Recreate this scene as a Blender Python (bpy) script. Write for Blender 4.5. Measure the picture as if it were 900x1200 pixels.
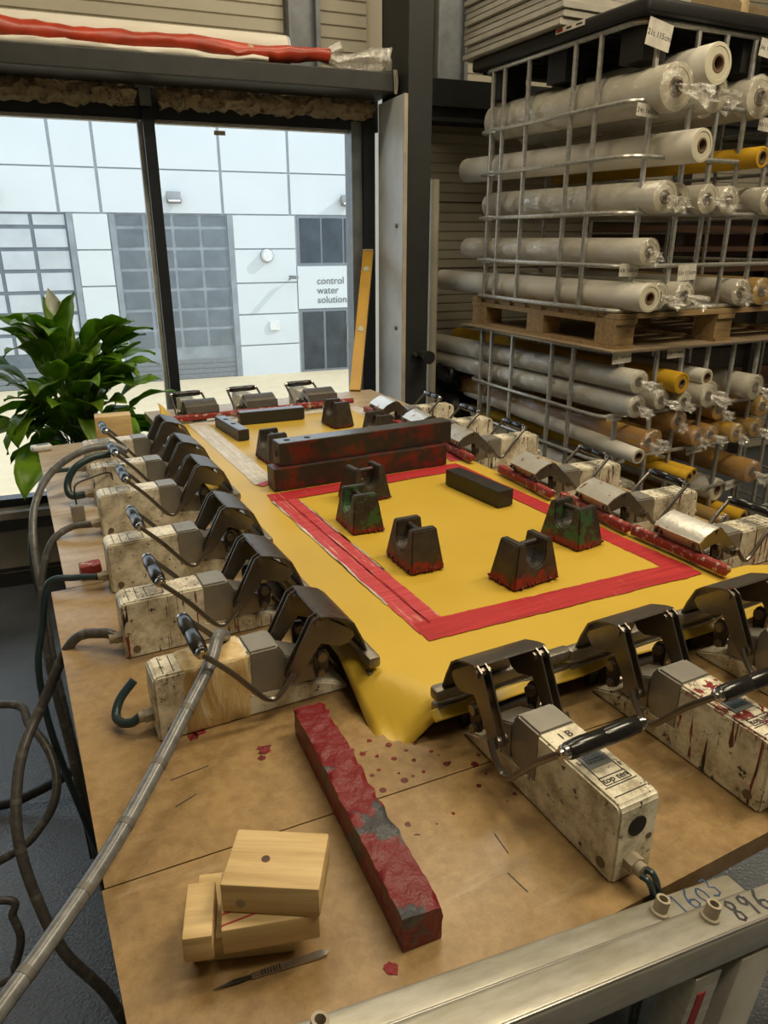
import bpy, bmesh, math, random
from mathutils import Vector, Matrix, noise
R = math.radians
random.seed(7)
for o in list(bpy.data.objects): bpy.data.objects.remove(o)
scene = bpy.context.scene
COL = scene.collection

# ------------------------------------------------------------------ camera
cd = bpy.data.cameras.new('camera'); cam = bpy.data.objects.new('camera', cd); COL.objects.link(cam)
cam.location = (0, 0, 1.57)
cam.rotation_euler = (R(90 - 20.59), 0, R(-27.4))
cd.sensor_fit = 'VERTICAL'; cd.sensor_height = 24.0; cd.sensor_width = 18.0
cd.lens = 24.0 * 856.0 / 1200.0
cd.clip_start = 0.02; cd.clip_end = 200
scene.camera = cam

# ------------------------------------------------------------------ world, sun, lamps, exposure
world = bpy.data.worlds.new('sky'); scene.world = world; world.use_nodes = True
bg = world.node_tree.nodes['Background']
bg.inputs[0].default_value = (0.80, 0.90, 1.0, 1); bg.inputs[1].default_value = 1.9
sd = bpy.data.lights.new('sun', 'SUN'); sun = bpy.data.objects.new('sun', sd); COL.objects.link(sun)
sd.energy = 3.2; sd.angle = R(0.6); sd.color = (1.0, 0.95, 0.88)
sun.rotation_euler = Vector((-0.75, 0.34, -0.62)).to_track_quat('-Z', 'Y').to_euler()
def area(loc, size, energy, color, aim=None):
    d = bpy.data.lights.new('ceiling_lamp_or_fill', 'AREA'); o = bpy.data.objects.new('ceiling_lamp_or_fill', d); COL.objects.link(o)
    d.shape = 'RECTANGLE'; d.size, d.size_y = size; d.energy = energy; d.color = color
    o.location = loc
    if aim: o.rotation_euler = (Vector(aim) - Vector(loc)).to_track_quat('-Z', 'Y').to_euler()
    return o
WARM = (1.0, 0.86, 0.62)
area((1.2, -0.6, 4.3), (1.8, 0.5), 50, WARM)
area((2.6, 0.4, 4.3), (1.8, 0.5), 84, WARM)
area((0.2, 1.8, 4.3), (1.8, 0.5), 40, WARM)
area((2.1, 2.9, 4.2), (1.8, 0.5), 26, WARM)  # added fill without a fixture, brightens the wall behind the cages
scene.view_settings.view_transform = 'Standard'
try: scene.view_settings.look = 'None'
except Exception: pass
scene.view_settings.exposure = 0.10; scene.view_settings.gamma = 1.0
scene.view_settings.use_curve_mapping = False

# ------------------------------------------------------------------ frames of reference
WALL = R(-6.0)      # the window wall is turned 6 degrees from the table
RACK = R(-1.3)      # the wire cages
ZT = 0.92           # table top
ZS = 0.972          # mesh sheet

# ------------------------------------------------------------------ materials
MATS = {}
def nd(nt, t, **k):
    n = nt.nodes.new(t)
    for a, b in k.items(): setattr(n, a, b)
    return n
def setin(nt, n, i, v):
    if isinstance(v, bpy.types.NodeSocket): nt.links.new(v, n.inputs[i])
    elif v is not None: n.inputs[i].default_value = v
def base(name, rough=0.5, metal=0.0, spec=None):
    m = bpy.data.materials.new(name); m.use_nodes = True; nt = m.node_tree
    b = nt.nodes['Principled BSDF']; b.inputs['Roughness'].default_value = rough; b.inputs['Metallic'].default_value = metal
    if spec is not None: b.inputs['Specular IOR Level'].default_value = spec
    MATS[name] = m
    return m, nt, b
def coords(nt, scale=(1, 1, 1), rnd=True):
    tc = nd(nt, 'ShaderNodeTexCoord'); mp = nd(nt, 'ShaderNodeMapping'); mp.inputs['Scale'].default_value = scale
    src = tc.outputs['Object']
    if rnd:
        oi = nd(nt, 'ShaderNodeObjectInfo'); mu = nd(nt, 'ShaderNodeMath', operation='MULTIPLY'); nt.links.new(oi.outputs['Random'], mu.inputs[0]); mu.inputs[1].default_value = 13.7
        ad = nd(nt, 'ShaderNodeVectorMath', operation='ADD'); nt.links.new(src, ad.inputs[0]); nt.links.new(mu.outputs[0], ad.inputs[1]); src = ad.outputs[0]
    nt.links.new(src, mp.inputs['Vector']); return mp.outputs[0]
def noi(nt, vec, scale=5, detail=4, rough=0.6, dist=0):
    n = nd(nt, 'ShaderNodeTexNoise'); nt.links.new(vec, n.inputs['Vector']); n.inputs['Scale'].default_value = scale
    n.inputs['Detail'].default_value = detail; n.inputs['Roughness'].default_value = rough; n.inputs['Distortion'].default_value = dist
    return n.outputs['Fac']
def ramp(nt, fac, stops, interp='LINEAR'):
    n = nd(nt, 'ShaderNodeValToRGB'); nt.links.new(fac, n.inputs[0]); cr = n.color_ramp; cr.interpolation = interp
    while len(cr.elements) < len(stops): cr.elements.new(0.5)
    for e, (p, c) in zip(cr.elements, stops):
        e.position = p; e.color = (c, c, c, 1) if isinstance(c, (int, float)) else (*c, 1)
    return n.outputs[0]
def mix(nt, f, a, b, mode='MIX'):
    n = nd(nt, 'ShaderNodeMix', data_type='RGBA', blend_type=mode)
    setin(nt, n, 0, f)
    for i, v in ((6, a), (7, b)):
        if isinstance(v, tuple): v = (*v, 1) if len(v) == 3 else v
        setin(nt, n, i, v)
    return n.outputs[2]
def mth(nt, op, a, b=None, clamp=False):
    n = nd(nt, 'ShaderNodeMath', operation=op); n.use_clamp = clamp
    setin(nt, n, 0, a)
    if b is not None: setin(nt, n, 1, b)
    return n.outputs[0]
def sep(nt, v):
    n = nd(nt, 'ShaderNodeSeparateXYZ'); nt.links.new(v, n.inputs[0]); return n.outputs
def bump(nt, b, h, s=0.3, d=0.01):
    n = nd(nt, 'ShaderNodeBump'); n.inputs['Strength'].default_value = s; n.inputs['Distance'].default_value = d
    nt.links.new(h, n.inputs['Height']); nt.links.new(n.outputs[0], b.inputs['Normal'])
def simple(name, col, rough=0.5, metal=0.0, var=0.15, scale=30, bmp=0.1, dark=None, spec=None):
    m, nt, b = base(name, rough, metal, spec); v = coords(nt)
    f = noi(nt, v, scale, 5)
    c2 = dark or tuple(x * (1 - var * 2) for x in col)
    c = ramp(nt, f, [(0.3, c2), (0.7, col)]); nt.links.new(c, b.inputs['Base Color'])
    if bmp: bump(nt, b, f, bmp, 0.003)
    return m
def worn(name, col, chip, amount=0.55, scale=25, rough=0.5, metal=0.0, bmp=0.4, var=0.2, soft=0.04, d=0.004):
    m, nt, b = base(name, rough, metal); v = coords(nt)
    f = noi(nt, v, scale, 6, 0.65); g = noi(nt, v, scale * 0.35, 3)
    base_c = ramp(nt, g, [(0.3, tuple(x * (1 - var) for x in col)), (0.7, col)])
    k = ramp(nt, f, [(amount, 0.0), (amount + soft, 1.0)])
    nt.links.new(mix(nt, k, base_c, chip), b.inputs['Base Color']); bump(nt, b, f, bmp, d)
    return m

# MDF board with stains, cuts of grain and a scatter of red drops
m, nt, b = base('mdf', 0.42, spec=0.5); v = coords(nt, rnd=False)
f = noi(nt, v, 5, 5, 0.65); f2 = noi(nt, v, 60, 4, 0.7); f3 = noi(nt, v, 2.2, 4, 0.6, 0.6)
c = ramp(nt, f, [(0.3, (0.185, 0.112, 0.042)), (0.52, (0.275, 0.178, 0.072)), (0.75, (0.37, 0.25, 0.112))])
c = mix(nt, 0.35, c, ramp(nt, f2, [(0.35, (0.18, 0.10, 0.04)), (0.65, (0.44, 0.29, 0.135))]))
c = mix(nt, ramp(nt, f3, [(0.54, 0.0), (0.66, 0.45)]), c, (0.13, 0.08, 0.042))
f5 = noi(nt, coords(nt, (1.2, 9, 1), rnd=False), 4, 5, 0.7)
c = mix(nt, ramp(nt, f5, [(0.6, 0.0), (0.72, 0.22)]), c, (0.62, 0.5, 0.33))
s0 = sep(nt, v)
glare = mth(nt, 'MULTIPLY', mth(nt, 'MULTIPLY', mth(nt, 'SUBTRACT', mth(nt, 'ADD', s0[1], f3), 1.5, True), 0.9, True), ramp(nt, f5, [(0.35, 0.25), (0.6, 0.75)]))
c = mix(nt, glare, c, (0.55, 0.46, 0.33))  # window glare on the far boards, put into the colour as a paler tone
vo = nd(nt, 'ShaderNodeTexVoronoi'); nt.links.new(v, vo.inputs['Vector']); vo.inputs['Scale'].default_value = 62; vo.inputs['Randomness'].default_value = 1
cell = ramp(nt, sep(nt, vo.outputs['Color'])[0], [(0.62, 0.0), (1.0, 0.36)])
sp = mth(nt, 'LESS_THAN', vo.outputs['Distance'], cell)
s3 = sep(nt, v)
dx = mth(nt, 'SUBTRACT', s3[0], 0.42); dy = mth(nt, 'SUBTRACT', s3[1], 0.70)
r2 = mth(nt, 'ADD', mth(nt, 'MULTIPLY', dx, dx), mth(nt, 'MULTIPLY', dy, dy))
near = ramp(nt, r2, [(0.004, 1.0), (0.03, 0.0)])
sp2 = mth(nt, 'MULTIPLY', sp, mth(nt, 'GREATER_THAN', mth(nt, 'ADD', near, noi(nt, v, 12, 2)), 0.78))
c = mix(nt, sp2, c, (0.10, 0.012, 0.01))
nt.links.new(c, b.inputs['Base Color']); bump(nt, b, f2, 0.15, 0.002)
nt.links.new(ramp(nt, f, [(0.3, 0.40), (0.7, 0.25)]), b.inputs['Roughness'])

simple('mdf_edge', (0.36, 0.23, 0.10), 0.8, scale=80)
# yellow polyester printing mesh
m, nt, b = base('yellow_mesh', 0.42, spec=0.5); v = coords(nt, rnd=False); f = noi(nt, v, 3, 3)
nt.links.new(ramp(nt, f, [(0.3, (0.52, 0.335, 0.018)), (0.7, (0.60, 0.40, 0.035))]), b.inputs['Base Color'])
b.inputs['Sheen Weight'].default_value = 0.15
bump(nt, b, noi(nt, v, 2.5, 2), 0.25, 0.01)
# red glue / white glue
def glue(name, hi, lo, pale, thr):
    m, nt, b = base(name, 0.5, spec=0.4); v = coords(nt, rnd=False)
    f = noi(nt, coords(nt, (3, 40, 3), rnd=False), 3, 5, 0.65); g = noi(nt, coords(nt, (40, 3, 3), rnd=False), 3, 5, 0.65)
    h = noi(nt, v, 14, 4)
    c = mix(nt, ramp(nt, f, [(0.35, 0.0), (0.65, 1.0)]), lo, hi)
    c = mix(nt, ramp(nt, g, [(thr, 0.0), (thr + 0.08, 0.7)]), c, pale)
    nt.links.new(c, b.inputs['Base Color']); bump(nt, b, g, 0.2, 0.002); return m
glue('red_glue', (0.46, 0.028, 0.03), (0.32, 0.015, 0.02), (0.60, 0.20, 0.17), 0.62)
glue('red_glue_light', (0.56, 0.075, 0.085), (0.40, 0.03, 0.04), (0.62, 0.42, 0.34), 0.57)
glue('white_glue', (0.62, 0.58, 0.52), (0.46, 0.41, 0.33), (0.7, 0.68, 0.66), 0.5)
# clamp paint: cream with runs of dark paint
def cream(name, thr, red=0.5, dirt=0.3, ycol=(0.72, 0.67, 0.53), splat=False):
    m, nt, b = base(name, 0.38, spec=0.5); v = coords(nt)
    st = noi(nt, coords(nt, (150, 150, 9)), 1.0, 3, 0.55, 0.5)
    ln = noi(nt, coords(nt, (60, 60, 22)), 1.0, 2, 0.5)
    k = mth(nt, 'MULTIPLY', ramp(nt, st, [(thr, 0.0), (thr + 0.02, 1.0)]), ramp(nt, ln, [(0.42, 0.0), (0.46, 1.0)]))
    d = noi(nt, v, 26, 6, 0.75); g = noi(nt, v, 60, 5, 0.7)
    c = ramp(nt, d, [(0.36, (0.36, 0.31, 0.21)), (0.55, ycol), (0.7, tuple(min(1, x * 1.18) for x in ycol))])
    chips = ramp(nt, g, [(0.61, 0.0), (0.64, 1.0)])
    c = mix(nt, chips, c, (0.055, 0.045, 0.04))
    rc = ramp(nt, noi(nt, v, 18, 1), [(0.5 - 0.1 * red, (0.015, 0.012, 0.012)), (0.56, (0.17, 0.014, 0.012))])
    c = mix(nt, k, c, rc)
    if splat:
        tz = nd(nt, 'ShaderNodeTexCoord'); zt_ = ramp(nt, sep(nt, tz.outputs['Object'])[2], [(0.09, 0.0), (0.1, 1.0)])
        k2 = mth(nt, 'MULTIPLY', zt_, ramp(nt, noi(nt, v, 45, 4, 0.6, 1.2), [(0.53, 0.0), (0.55, 1.0)])); c = mix(nt, k2, c, (0.19, 0.02, 0.018))
    nt.links.new(c, b.inputs['Base Color']); bump(nt, b, d, 0.12, 0.002); return m
cream('cream_paint', 0.70); cream('cream_paint_drips', 0.60); cream('cream_paint_splattered', 0.62, 0.8, ycol=(0.74, 0.69, 0.53), splat=True)
cream('cream_paint_splashed', 0.70, 1.0, ycol=(0.74, 0.69, 0.53))
worn('steel_plate', (0.21, 0.19, 0.16), (0.09, 0.04, 0.025), 0.66, 40, 0.32, 0.85, 0.12)
worn('steel_dark', (0.075, 0.066, 0.058), (0.10, 0.03, 0.02), 0.68, 40, 0.35, 0.7, 0.15)
worn('steel_grey_cast', (0.34, 0.32, 0.28), (0.12, 0.05, 0.035), 0.68, 50, 0.42, 0.55, 0.2)
worn('steel_cover', (0.64, 0.62, 0.57), (0.24, 0.03, 0.02), 0.60, 45, 0.22, 0.5, 0.2)
worn('steel_cover_dark', (0.12, 0.105, 0.09), (0.14, 0.025, 0.018), 0.60, 45, 0.38, 0.6, 0.3)
worn('jaw_crust', (0.30, 0.026, 0.02), (0.52, 0.44, 0.36), 0.56, 60, 0.45, 0, 1.0, d=0.008)
worn('jaw_steel', (0.27, 0.245, 0.2), (0.2, 0.03, 0.025), 0.64, 60, 0.35, 0.7, 0.5)
simple('bolt', (0.25, 0.21, 0.17), 0.35, 0.85, bmp=0.1)
simple('grip_black', (0.018, 0.016, 0.015), 0.22, 0, var=0.3, bmp=0.05)
simple('chrome', (0.62, 0.6, 0.56), 0.18, 1, bmp=0.0)
simple('hole_black', (0.006, 0.006, 0.006), 0.7, bmp=0)
simple('gland', (0.42, 0.36, 0.26), 0.5, bmp=0.1)
simple('hose_green', (0.025, 0.05, 0.055), 0.32, bmp=0.05)
m, nt, b = base('hose_wrapped', 0.38); v = coords(nt, rnd=False); f = noi(nt, v, 120, 3)
nt.links.new(ramp(nt, f, [(0.3, (0.055, 0.05, 0.045)), (0.7, (0.11, 0.10, 0.09))]), b.inputs['Base Color']); bump(nt, b, f, 0.3, 0.002)
simple('hose_band', (0.15, 0.14, 0.12), 0.5)
m, nt, b = base('hose_silver', 0.3, 0.0); v = coords(nt, rnd=False); f = noi(nt, v, 80, 3)
nt.links.new(ramp(nt, f, [(0.3, (0.10, 0.10, 0.10)), (0.7, (0.19, 0.19, 0.185))]), b.inputs['Base Color'])
worn('cast_iron', (0.040, 0.034, 0.028), (0.20, 0.02, 0.015), 0.60, 30, 0.42, 0.25, 0.5)
# cast iron with glue climbing from the foot
def iron_foot(name, top_extra=None, thr=0.0):
    m, nt, b = base(name, 0.42, 0.2); v = coords(nt); tc = nd(nt, 'ShaderNodeTexCoord'); z = sep(nt, tc.outputs['Object'])[2]
    f = noi(nt, v, 45, 6, 0.7); g = noi(nt, v, 28, 5, 0.7)
    h = mth(nt, 'ADD', mth(nt, 'MULTIPLY', z, -17.0), mth(nt, 'MULTIPLY', f, 1.2))
    k = ramp(nt, h, [(0.10 + thr, 0.0), (0.25 + thr, 1.0)])
    c = ramp(nt, g, [(0.35, (0.030, 0.025, 0.020)), (0.65, (0.065, 0.053, 0.040))])
    if top_extra: c = mix(nt, ramp(nt, g, [(0.50, 0.0), (0.53, 1.0)]), c, top_extra)
    c = mix(nt, k, c, ramp(nt, f, [(0.35, (0.10, 0.010, 0.008)), (0.62, (0.27, 0.02, 0.018))]))
    nt.links.new(c, b.inputs['Base Color']); bump(nt, b, f, 0.6, 0.004)
iron_foot('iron_red_foot', None, 0.12); iron_foot('iron_green', (0.035, 0.11, 0.04), 0.2); iron_foot('iron_plain', None, 0.42)
worn('bar_dark', (0.035, 0.034, 0.034), (0.14, 0.03, 0.02), 0.62, 22, 0.38, 0.3, 0.3)
worn('bar_rust', (0.045, 0.036, 0.030), (0.16, 0.024, 0.017), 0.49, 16, 0.4, 0.25, 0.5, soft=0.12)
worn('bar_red', (0.22, 0.012, 0.014), (0.085, 0.008, 0.01), 0.5, 45, 0.38, 0, 1.0, soft=0.1, d=0.01)
worn('bar_red_top', (0.17, 0.010, 0.014), (0.05, 0.05, 0.055), 0.555, 9, 0.38, 0, 1.0, soft=0.02, d=0.01)
simple('bar_top_steel', (0.16, 0.155, 0.15), 0.28, 0.6, scale=12)
simple('alu', (0.50, 0.48, 0.43), 0.36, 0.75, scale=9, bmp=0.06)
m, nt, b = base('alu_worn', 0.38, 0.55); v = coords(nt); f = noi(nt, coords(nt, (8, 40, 40)), 3, 5); g = noi(nt, v, 9, 5, 0.7)
c = mix(nt, ramp(nt, g, [(0.45, 0.0), (0.7, 0.55)]), ramp(nt, f, [(0.3, (0.36, 0.34, 0.28)), (0.7, (0.52, 0.50, 0.44))]), (0.42, 0.37, 0.25))
nt.links.new(c, b.inputs['Base Color']); bump(nt, b, f, 0.1, 0.002)
simple('galvanised', (0.62, 0.61, 0.57), 0.34, 0.6, scale=60, bmp=0.1, var=0.2)
# wood
def wood(name, a, c2, sc=(3, 40, 40), rough=0.6):
    m, nt, b = base(name, rough); v = coords(nt, sc); f = noi(nt, v, 1.3, 5, 0.65, 0.4); g = noi(nt, coords(nt), 22, 3)
    c = mix(nt, ramp(nt, g, [(0.6, 0.0), (0.75, 0.35)]), ramp(nt, f, [(0.32, c2), (0.62, a)]), tuple(x * 0.55 for x in a))
    nt.links.new(c, b.inputs['Base Color']); bump(nt, b, f, 0.15, 0.002); return m
wood('wood_block', (0.68, 0.50, 0.24), (0.46, 0.31, 0.13)); wood('wood_pallet', (0.40, 0.27, 0.12), (0.24, 0.155, 0.07))
wood('wood_old', (0.33, 0.25, 0.16), (0.22, 0.16, 0.10)); wood('wood_brown', (0.105, 0.05, 0.028), (0.05, 0.025, 0.016))
# rolls
def roll_mat(name, a, c2):
    m, nt, b = base(name, 0.6, spec=0.3); v = coords(nt); f = noi(nt, v, 5, 3)
    nt.links.new(ramp(nt, f, [(0.3, c2), (0.7, a)]), b.inputs['Base Color']); bump(nt, b, f, 0.15, 0.01)
roll_mat('roll_white', (0.78, 0.75, 0.67), (0.68, 0.64, 0.55)); roll_mat('roll_yellow', (0.62, 0.37, 0.025), (0.50, 0.28, 0.015))
roll_mat('roll_orange', (0.66, 0.36, 0.045), (0.50, 0.22, 0.03))
m, nt, b = base('roll_end', 0.7); tc = nd(nt, 'ShaderNodeTexCoord'); ln = nd(nt, 'ShaderNodeVectorMath', operation='LENGTH')
mp = nd(nt, 'ShaderNodeMapping'); mp.inputs['Scale'].default_value = (1, 1, 0); nt.links.new(tc.outputs['Object'], mp.inputs[0]); nt.links.new(mp.outputs[0], ln.inputs[0])
sn = mth(nt, 'SINE', mth(nt, 'MULTIPLY', ln.outputs['Value'], 900.0))
nt.links.new(ramp(nt, sn, [(0.0, (0.55, 0.50, 0.36)), (1.0, (0.70, 0.66, 0.52))]), b.inputs['Base Color'])
simple('card_core', (0.20, 0.125, 0.07), 0.8)
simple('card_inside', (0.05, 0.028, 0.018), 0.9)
# crumpled clear film
def film(name, opq, gloss, sc):
    m = bpy.data.materials.new(name); m.use_nodes = True; nt = m.node_tree; nt.nodes.clear(); MATS[name] = m
    out = nd(nt, 'ShaderNodeOutputMaterial'); tr = nd(nt, 'ShaderNodeBsdfTransparent'); gl = nd(nt, 'ShaderNodeBsdfGlossy'); df = nd(nt, 'ShaderNodeBsdfDiffuse')
    gl.inputs['Roughness'].default_value = 0.16; df.inputs[0].default_value = (0.82, 0.79, 0.70, 1); tr.inputs[0].default_value = (0.97, 0.96, 0.93, 1)
    v = coords(nt, (1, 1, 0.4)); f = noi(nt, v, sc, 5, 0.6, 1.2)
    bp = nd(nt, 'ShaderNodeBump'); bp.inputs['Strength'].default_value = 0.9; bp.inputs['Distance'].default_value = 0.015; nt.links.new(f, bp.inputs['Height'])
    nt.links.new(bp.outputs[0], gl.inputs['Normal']); nt.links.new(bp.outputs[0], df.inputs['Normal'])
    m1 = nd(nt, 'ShaderNodeMixShader'); nt.links.new(ramp(nt, f, [(0.35, opq * 0.4), (0.7, opq * 1.6)]), m1.inputs[0]); nt.links.new(tr.outputs[0], m1.inputs[1]); nt.links.new(df.outputs[0], m1.inputs[2])
    m2 = nd(nt, 'ShaderNodeMixShader'); m2.inputs[0].default_value = gloss; nt.links.new(m1.outputs[0], m2.inputs[1]); nt.links.new(gl.outputs[0], m2.inputs[2]); nt.links.new(m2.outputs[0], out.inputs[0])
film('film', 0.10, 0.24, 30); film('film_tail', 0.30, 0.28, 35)
# masking tape
m, nt, b = base('masking_tape', 0.4); v = coords(nt, (1, 1, 0.3)); f = noi(nt, v, 30, 5, 0.6, 1.2)
nt.links.new(ramp(nt, f, [(0.35, (0.52, 0.33, 0.12)), (0.5, (0.62, 0.46, 0.22)), (0.68, (0.70, 0.60, 0.40))]), b.inputs['Base Color']); bump(nt, b, f, 0.8, 0.006)
simple('paper', (0.72, 0.68, 0.58), 0.8, bmp=0)
simple('ink', (0.03, 0.03, 0.035), 0.6, bmp=0); simple('ink_blue', (0.02, 0.06, 0.16), 0.5, bmp=0)
simple('black_plastic', (0.012, 0.012, 0.012), 0.5, scale=60, bmp=0.3)
simple('black_bag', (0.010, 0.010, 0.010), 0.3, scale=12, bmp=0.4)
simple('white_board', (0.52, 0.49, 0.42), 0.5, scale=8); simple('white_board_edge', (0.60, 0.58, 0.52), 0.4, scale=8)
simple('brown_wrap', (0.30, 0.22, 0.13), 0.3, scale=14, bmp=0.4)
simple('level_yellow', (0.62, 0.34, 0.012), 0.35, scale=6); simple('vial_glass', (0.6, 0.65, 0.5), 0.1, bmp=0)
# building
simple('frame_dark', (0.018, 0.022, 0.030), 0.35, scale=20, bmp=0.05)
simple('frame_grey', (0.24, 0.26, 0.28), 0.35, 0.3, scale=20, bmp=0.05)
simple('beam_dark', (0.040, 0.040, 0.038), 0.5, scale=14)
simple('column_dark', (0.022, 0.024, 0.024), 0.5, scale=10)
simple('white_panel', (0.74, 0.77, 0.79), 0.35, scale=5, bmp=0.02)
simple('cladding', (0.50, 0.46, 0.36), 0.55, scale=3, var=0.06, bmp=0.0)
simple('wall_low', (0.42, 0.38, 0.31), 0.6, scale=6, var=0.08); simple('band_grey', (0.12, 0.125, 0.13), 0.6)
simple('sill', (0.50, 0.44, 0.35), 0.5, scale=14); simple('skirt', (0.03, 0.03, 0.03), 0.5)
worn('fluff', (0.55, 0.44, 0.30), (0.10, 0.075, 0.05), 0.5, 40, 0.95, 0, 1.0, soft=0.2, d=0.02)
simple('plaster', (0.30, 0.28, 0.24), 0.8, scale=2); simple('ceiling_mat', (0.40, 0.39, 0.36), 0.8, scale=2)
m, nt, b = base('epoxy_floor', 0.22, spec=0.6); v = coords(nt, rnd=False); f = noi(nt, v, 110, 3, 0.6); g = noi(nt, v, 1.5, 4)
nt.links.new(ramp(nt, g, [(0.3, (0.085, 0.095, 0.11)), (0.7, (0.13, 0.145, 0.165))]), b.inputs['Base Color']); bump(nt, b, f, 0.75, 0.006)
m = bpy.data.materials.new('glass_pane'); m.use_nodes = True; nt = m.node_tree; nt.nodes.clear(); MATS['glass_pane'] = m
out = nd(nt, 'ShaderNodeOutputMaterial'); tr = nd(nt, 'ShaderNodeBsdfTransparent'); gl = nd(nt, 'ShaderNodeBsdfGlossy'); gl.inputs['Roughness'].default_value = 0.02
tr.inputs[0].default_value = (0.93, 0.96, 0.97, 1); fr = nd(nt, 'ShaderNodeFresnel'); fr.inputs[0].default_value = 1.35; mx = nd(nt, 'ShaderNodeMixShader')
nt.links.new(fr.outputs[0], mx.inputs[0]); nt.links.new(tr.outputs[0], mx.inputs[1]); nt.links.new(gl.outputs[0], mx.inputs[2]); nt.links.new(mx.outputs[0], out.inputs[0])
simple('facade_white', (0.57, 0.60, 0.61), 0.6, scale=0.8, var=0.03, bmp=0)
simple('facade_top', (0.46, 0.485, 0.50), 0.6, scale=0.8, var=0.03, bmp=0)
simple('facade_joint', (0.46, 0.49, 0.51), 0.6, bmp=0)
simple('door_bar', (0.15, 0.175, 0.20), 0.5, scale=2, bmp=0); simple('door_grey', (0.27, 0.30, 0.325), 0.5, scale=2, bmp=0); simple('door_pane', (0.155, 0.18, 0.20), 0.25, scale=1.5, bmp=0, var=0.15)
simple('door_pane_light', (0.50, 0.53, 0.55), 0.3, scale=1.0, bmp=0, var=0.12)
simple('dark_pane', (0.045, 0.06, 0.075), 0.15, scale=1.5, bmp=0, var=0.3)
simple('lamp_body', (0.25, 0.25, 0.25), 0.4); simple('yard', (0.56, 0.46, 0.30), 0.85, scale=3, var=0.06, bmp=0.1)
# plant
m, nt, b = base('leaf', 0.35, spec=0.5); v = coords(nt); f = noi(nt, v, 9, 4); oi = nd(nt, 'ShaderNodeObjectInfo')
c = ramp(nt, f, [(0.35, (0.10, 0.25, 0.016)), (0.65, (0.28, 0.50, 0.035))])
c = mix(nt, ramp(nt, oi.outputs['Random'], [(0.55, 0.0), (1.0, 0.65)]), c, (0.22, 0.33, 0.03))
c = mix(nt, ramp(nt, f, [(0.66, 0.0), (0.74, 0.7)]), c, (0.42, 0.32, 0.08)); nt.links.new(c, b.inputs['Base Color'])
tl = nd(nt, 'ShaderNodeBsdfTranslucent'); nt.links.new(c, tl.inputs[0]); mx = nd(nt, 'ShaderNodeMixShader'); mx.inputs[0].default_value = 0.5
o_ = nt.nodes['Material Output']; nt.links.new(b.outputs[0], mx.inputs[1]); nt.links.new(tl.outputs[0], mx.inputs[2]); nt.links.new(mx.outputs[0], o_.inputs[0])
simple('stem_green', (0.10, 0.18, 0.03), 0.5); simple('spathe', (0.62, 0.64, 0.56), 0.5, bmp=0); simple('spadix', (0.30, 0.28, 0.12), 0.7)
simple('pot', (0.10, 0.09, 0.085), 0.5); simple('soil', (0.03, 0.02, 0.012), 0.95)
simple('red_roll', (0.52, 0.055, 0.02), 0.35, scale=9, bmp=0.2, var=0.25); simple('tape_tan', (0.55, 0.42, 0.22), 0.5)
simple('white_plastic', (0.75, 0.75, 0.72), 0.35, bmp=0); simple('red_marks', (0.42, 0.03, 0.03), 0.6)
simple('tube_white', (0.50, 0.46, 0.36), 0.5, scale=4); simple('steel_scalpel', (0.5, 0.5, 0.48), 0.25, 0.9, bmp=0.05)
simple('sticker_grey', (0.16, 0.17, 0.17), 0.4, bmp=0); simple('sticker_blue', (0.05, 0.075, 0.11), 0.4, bmp=0)
M = MATS

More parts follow.
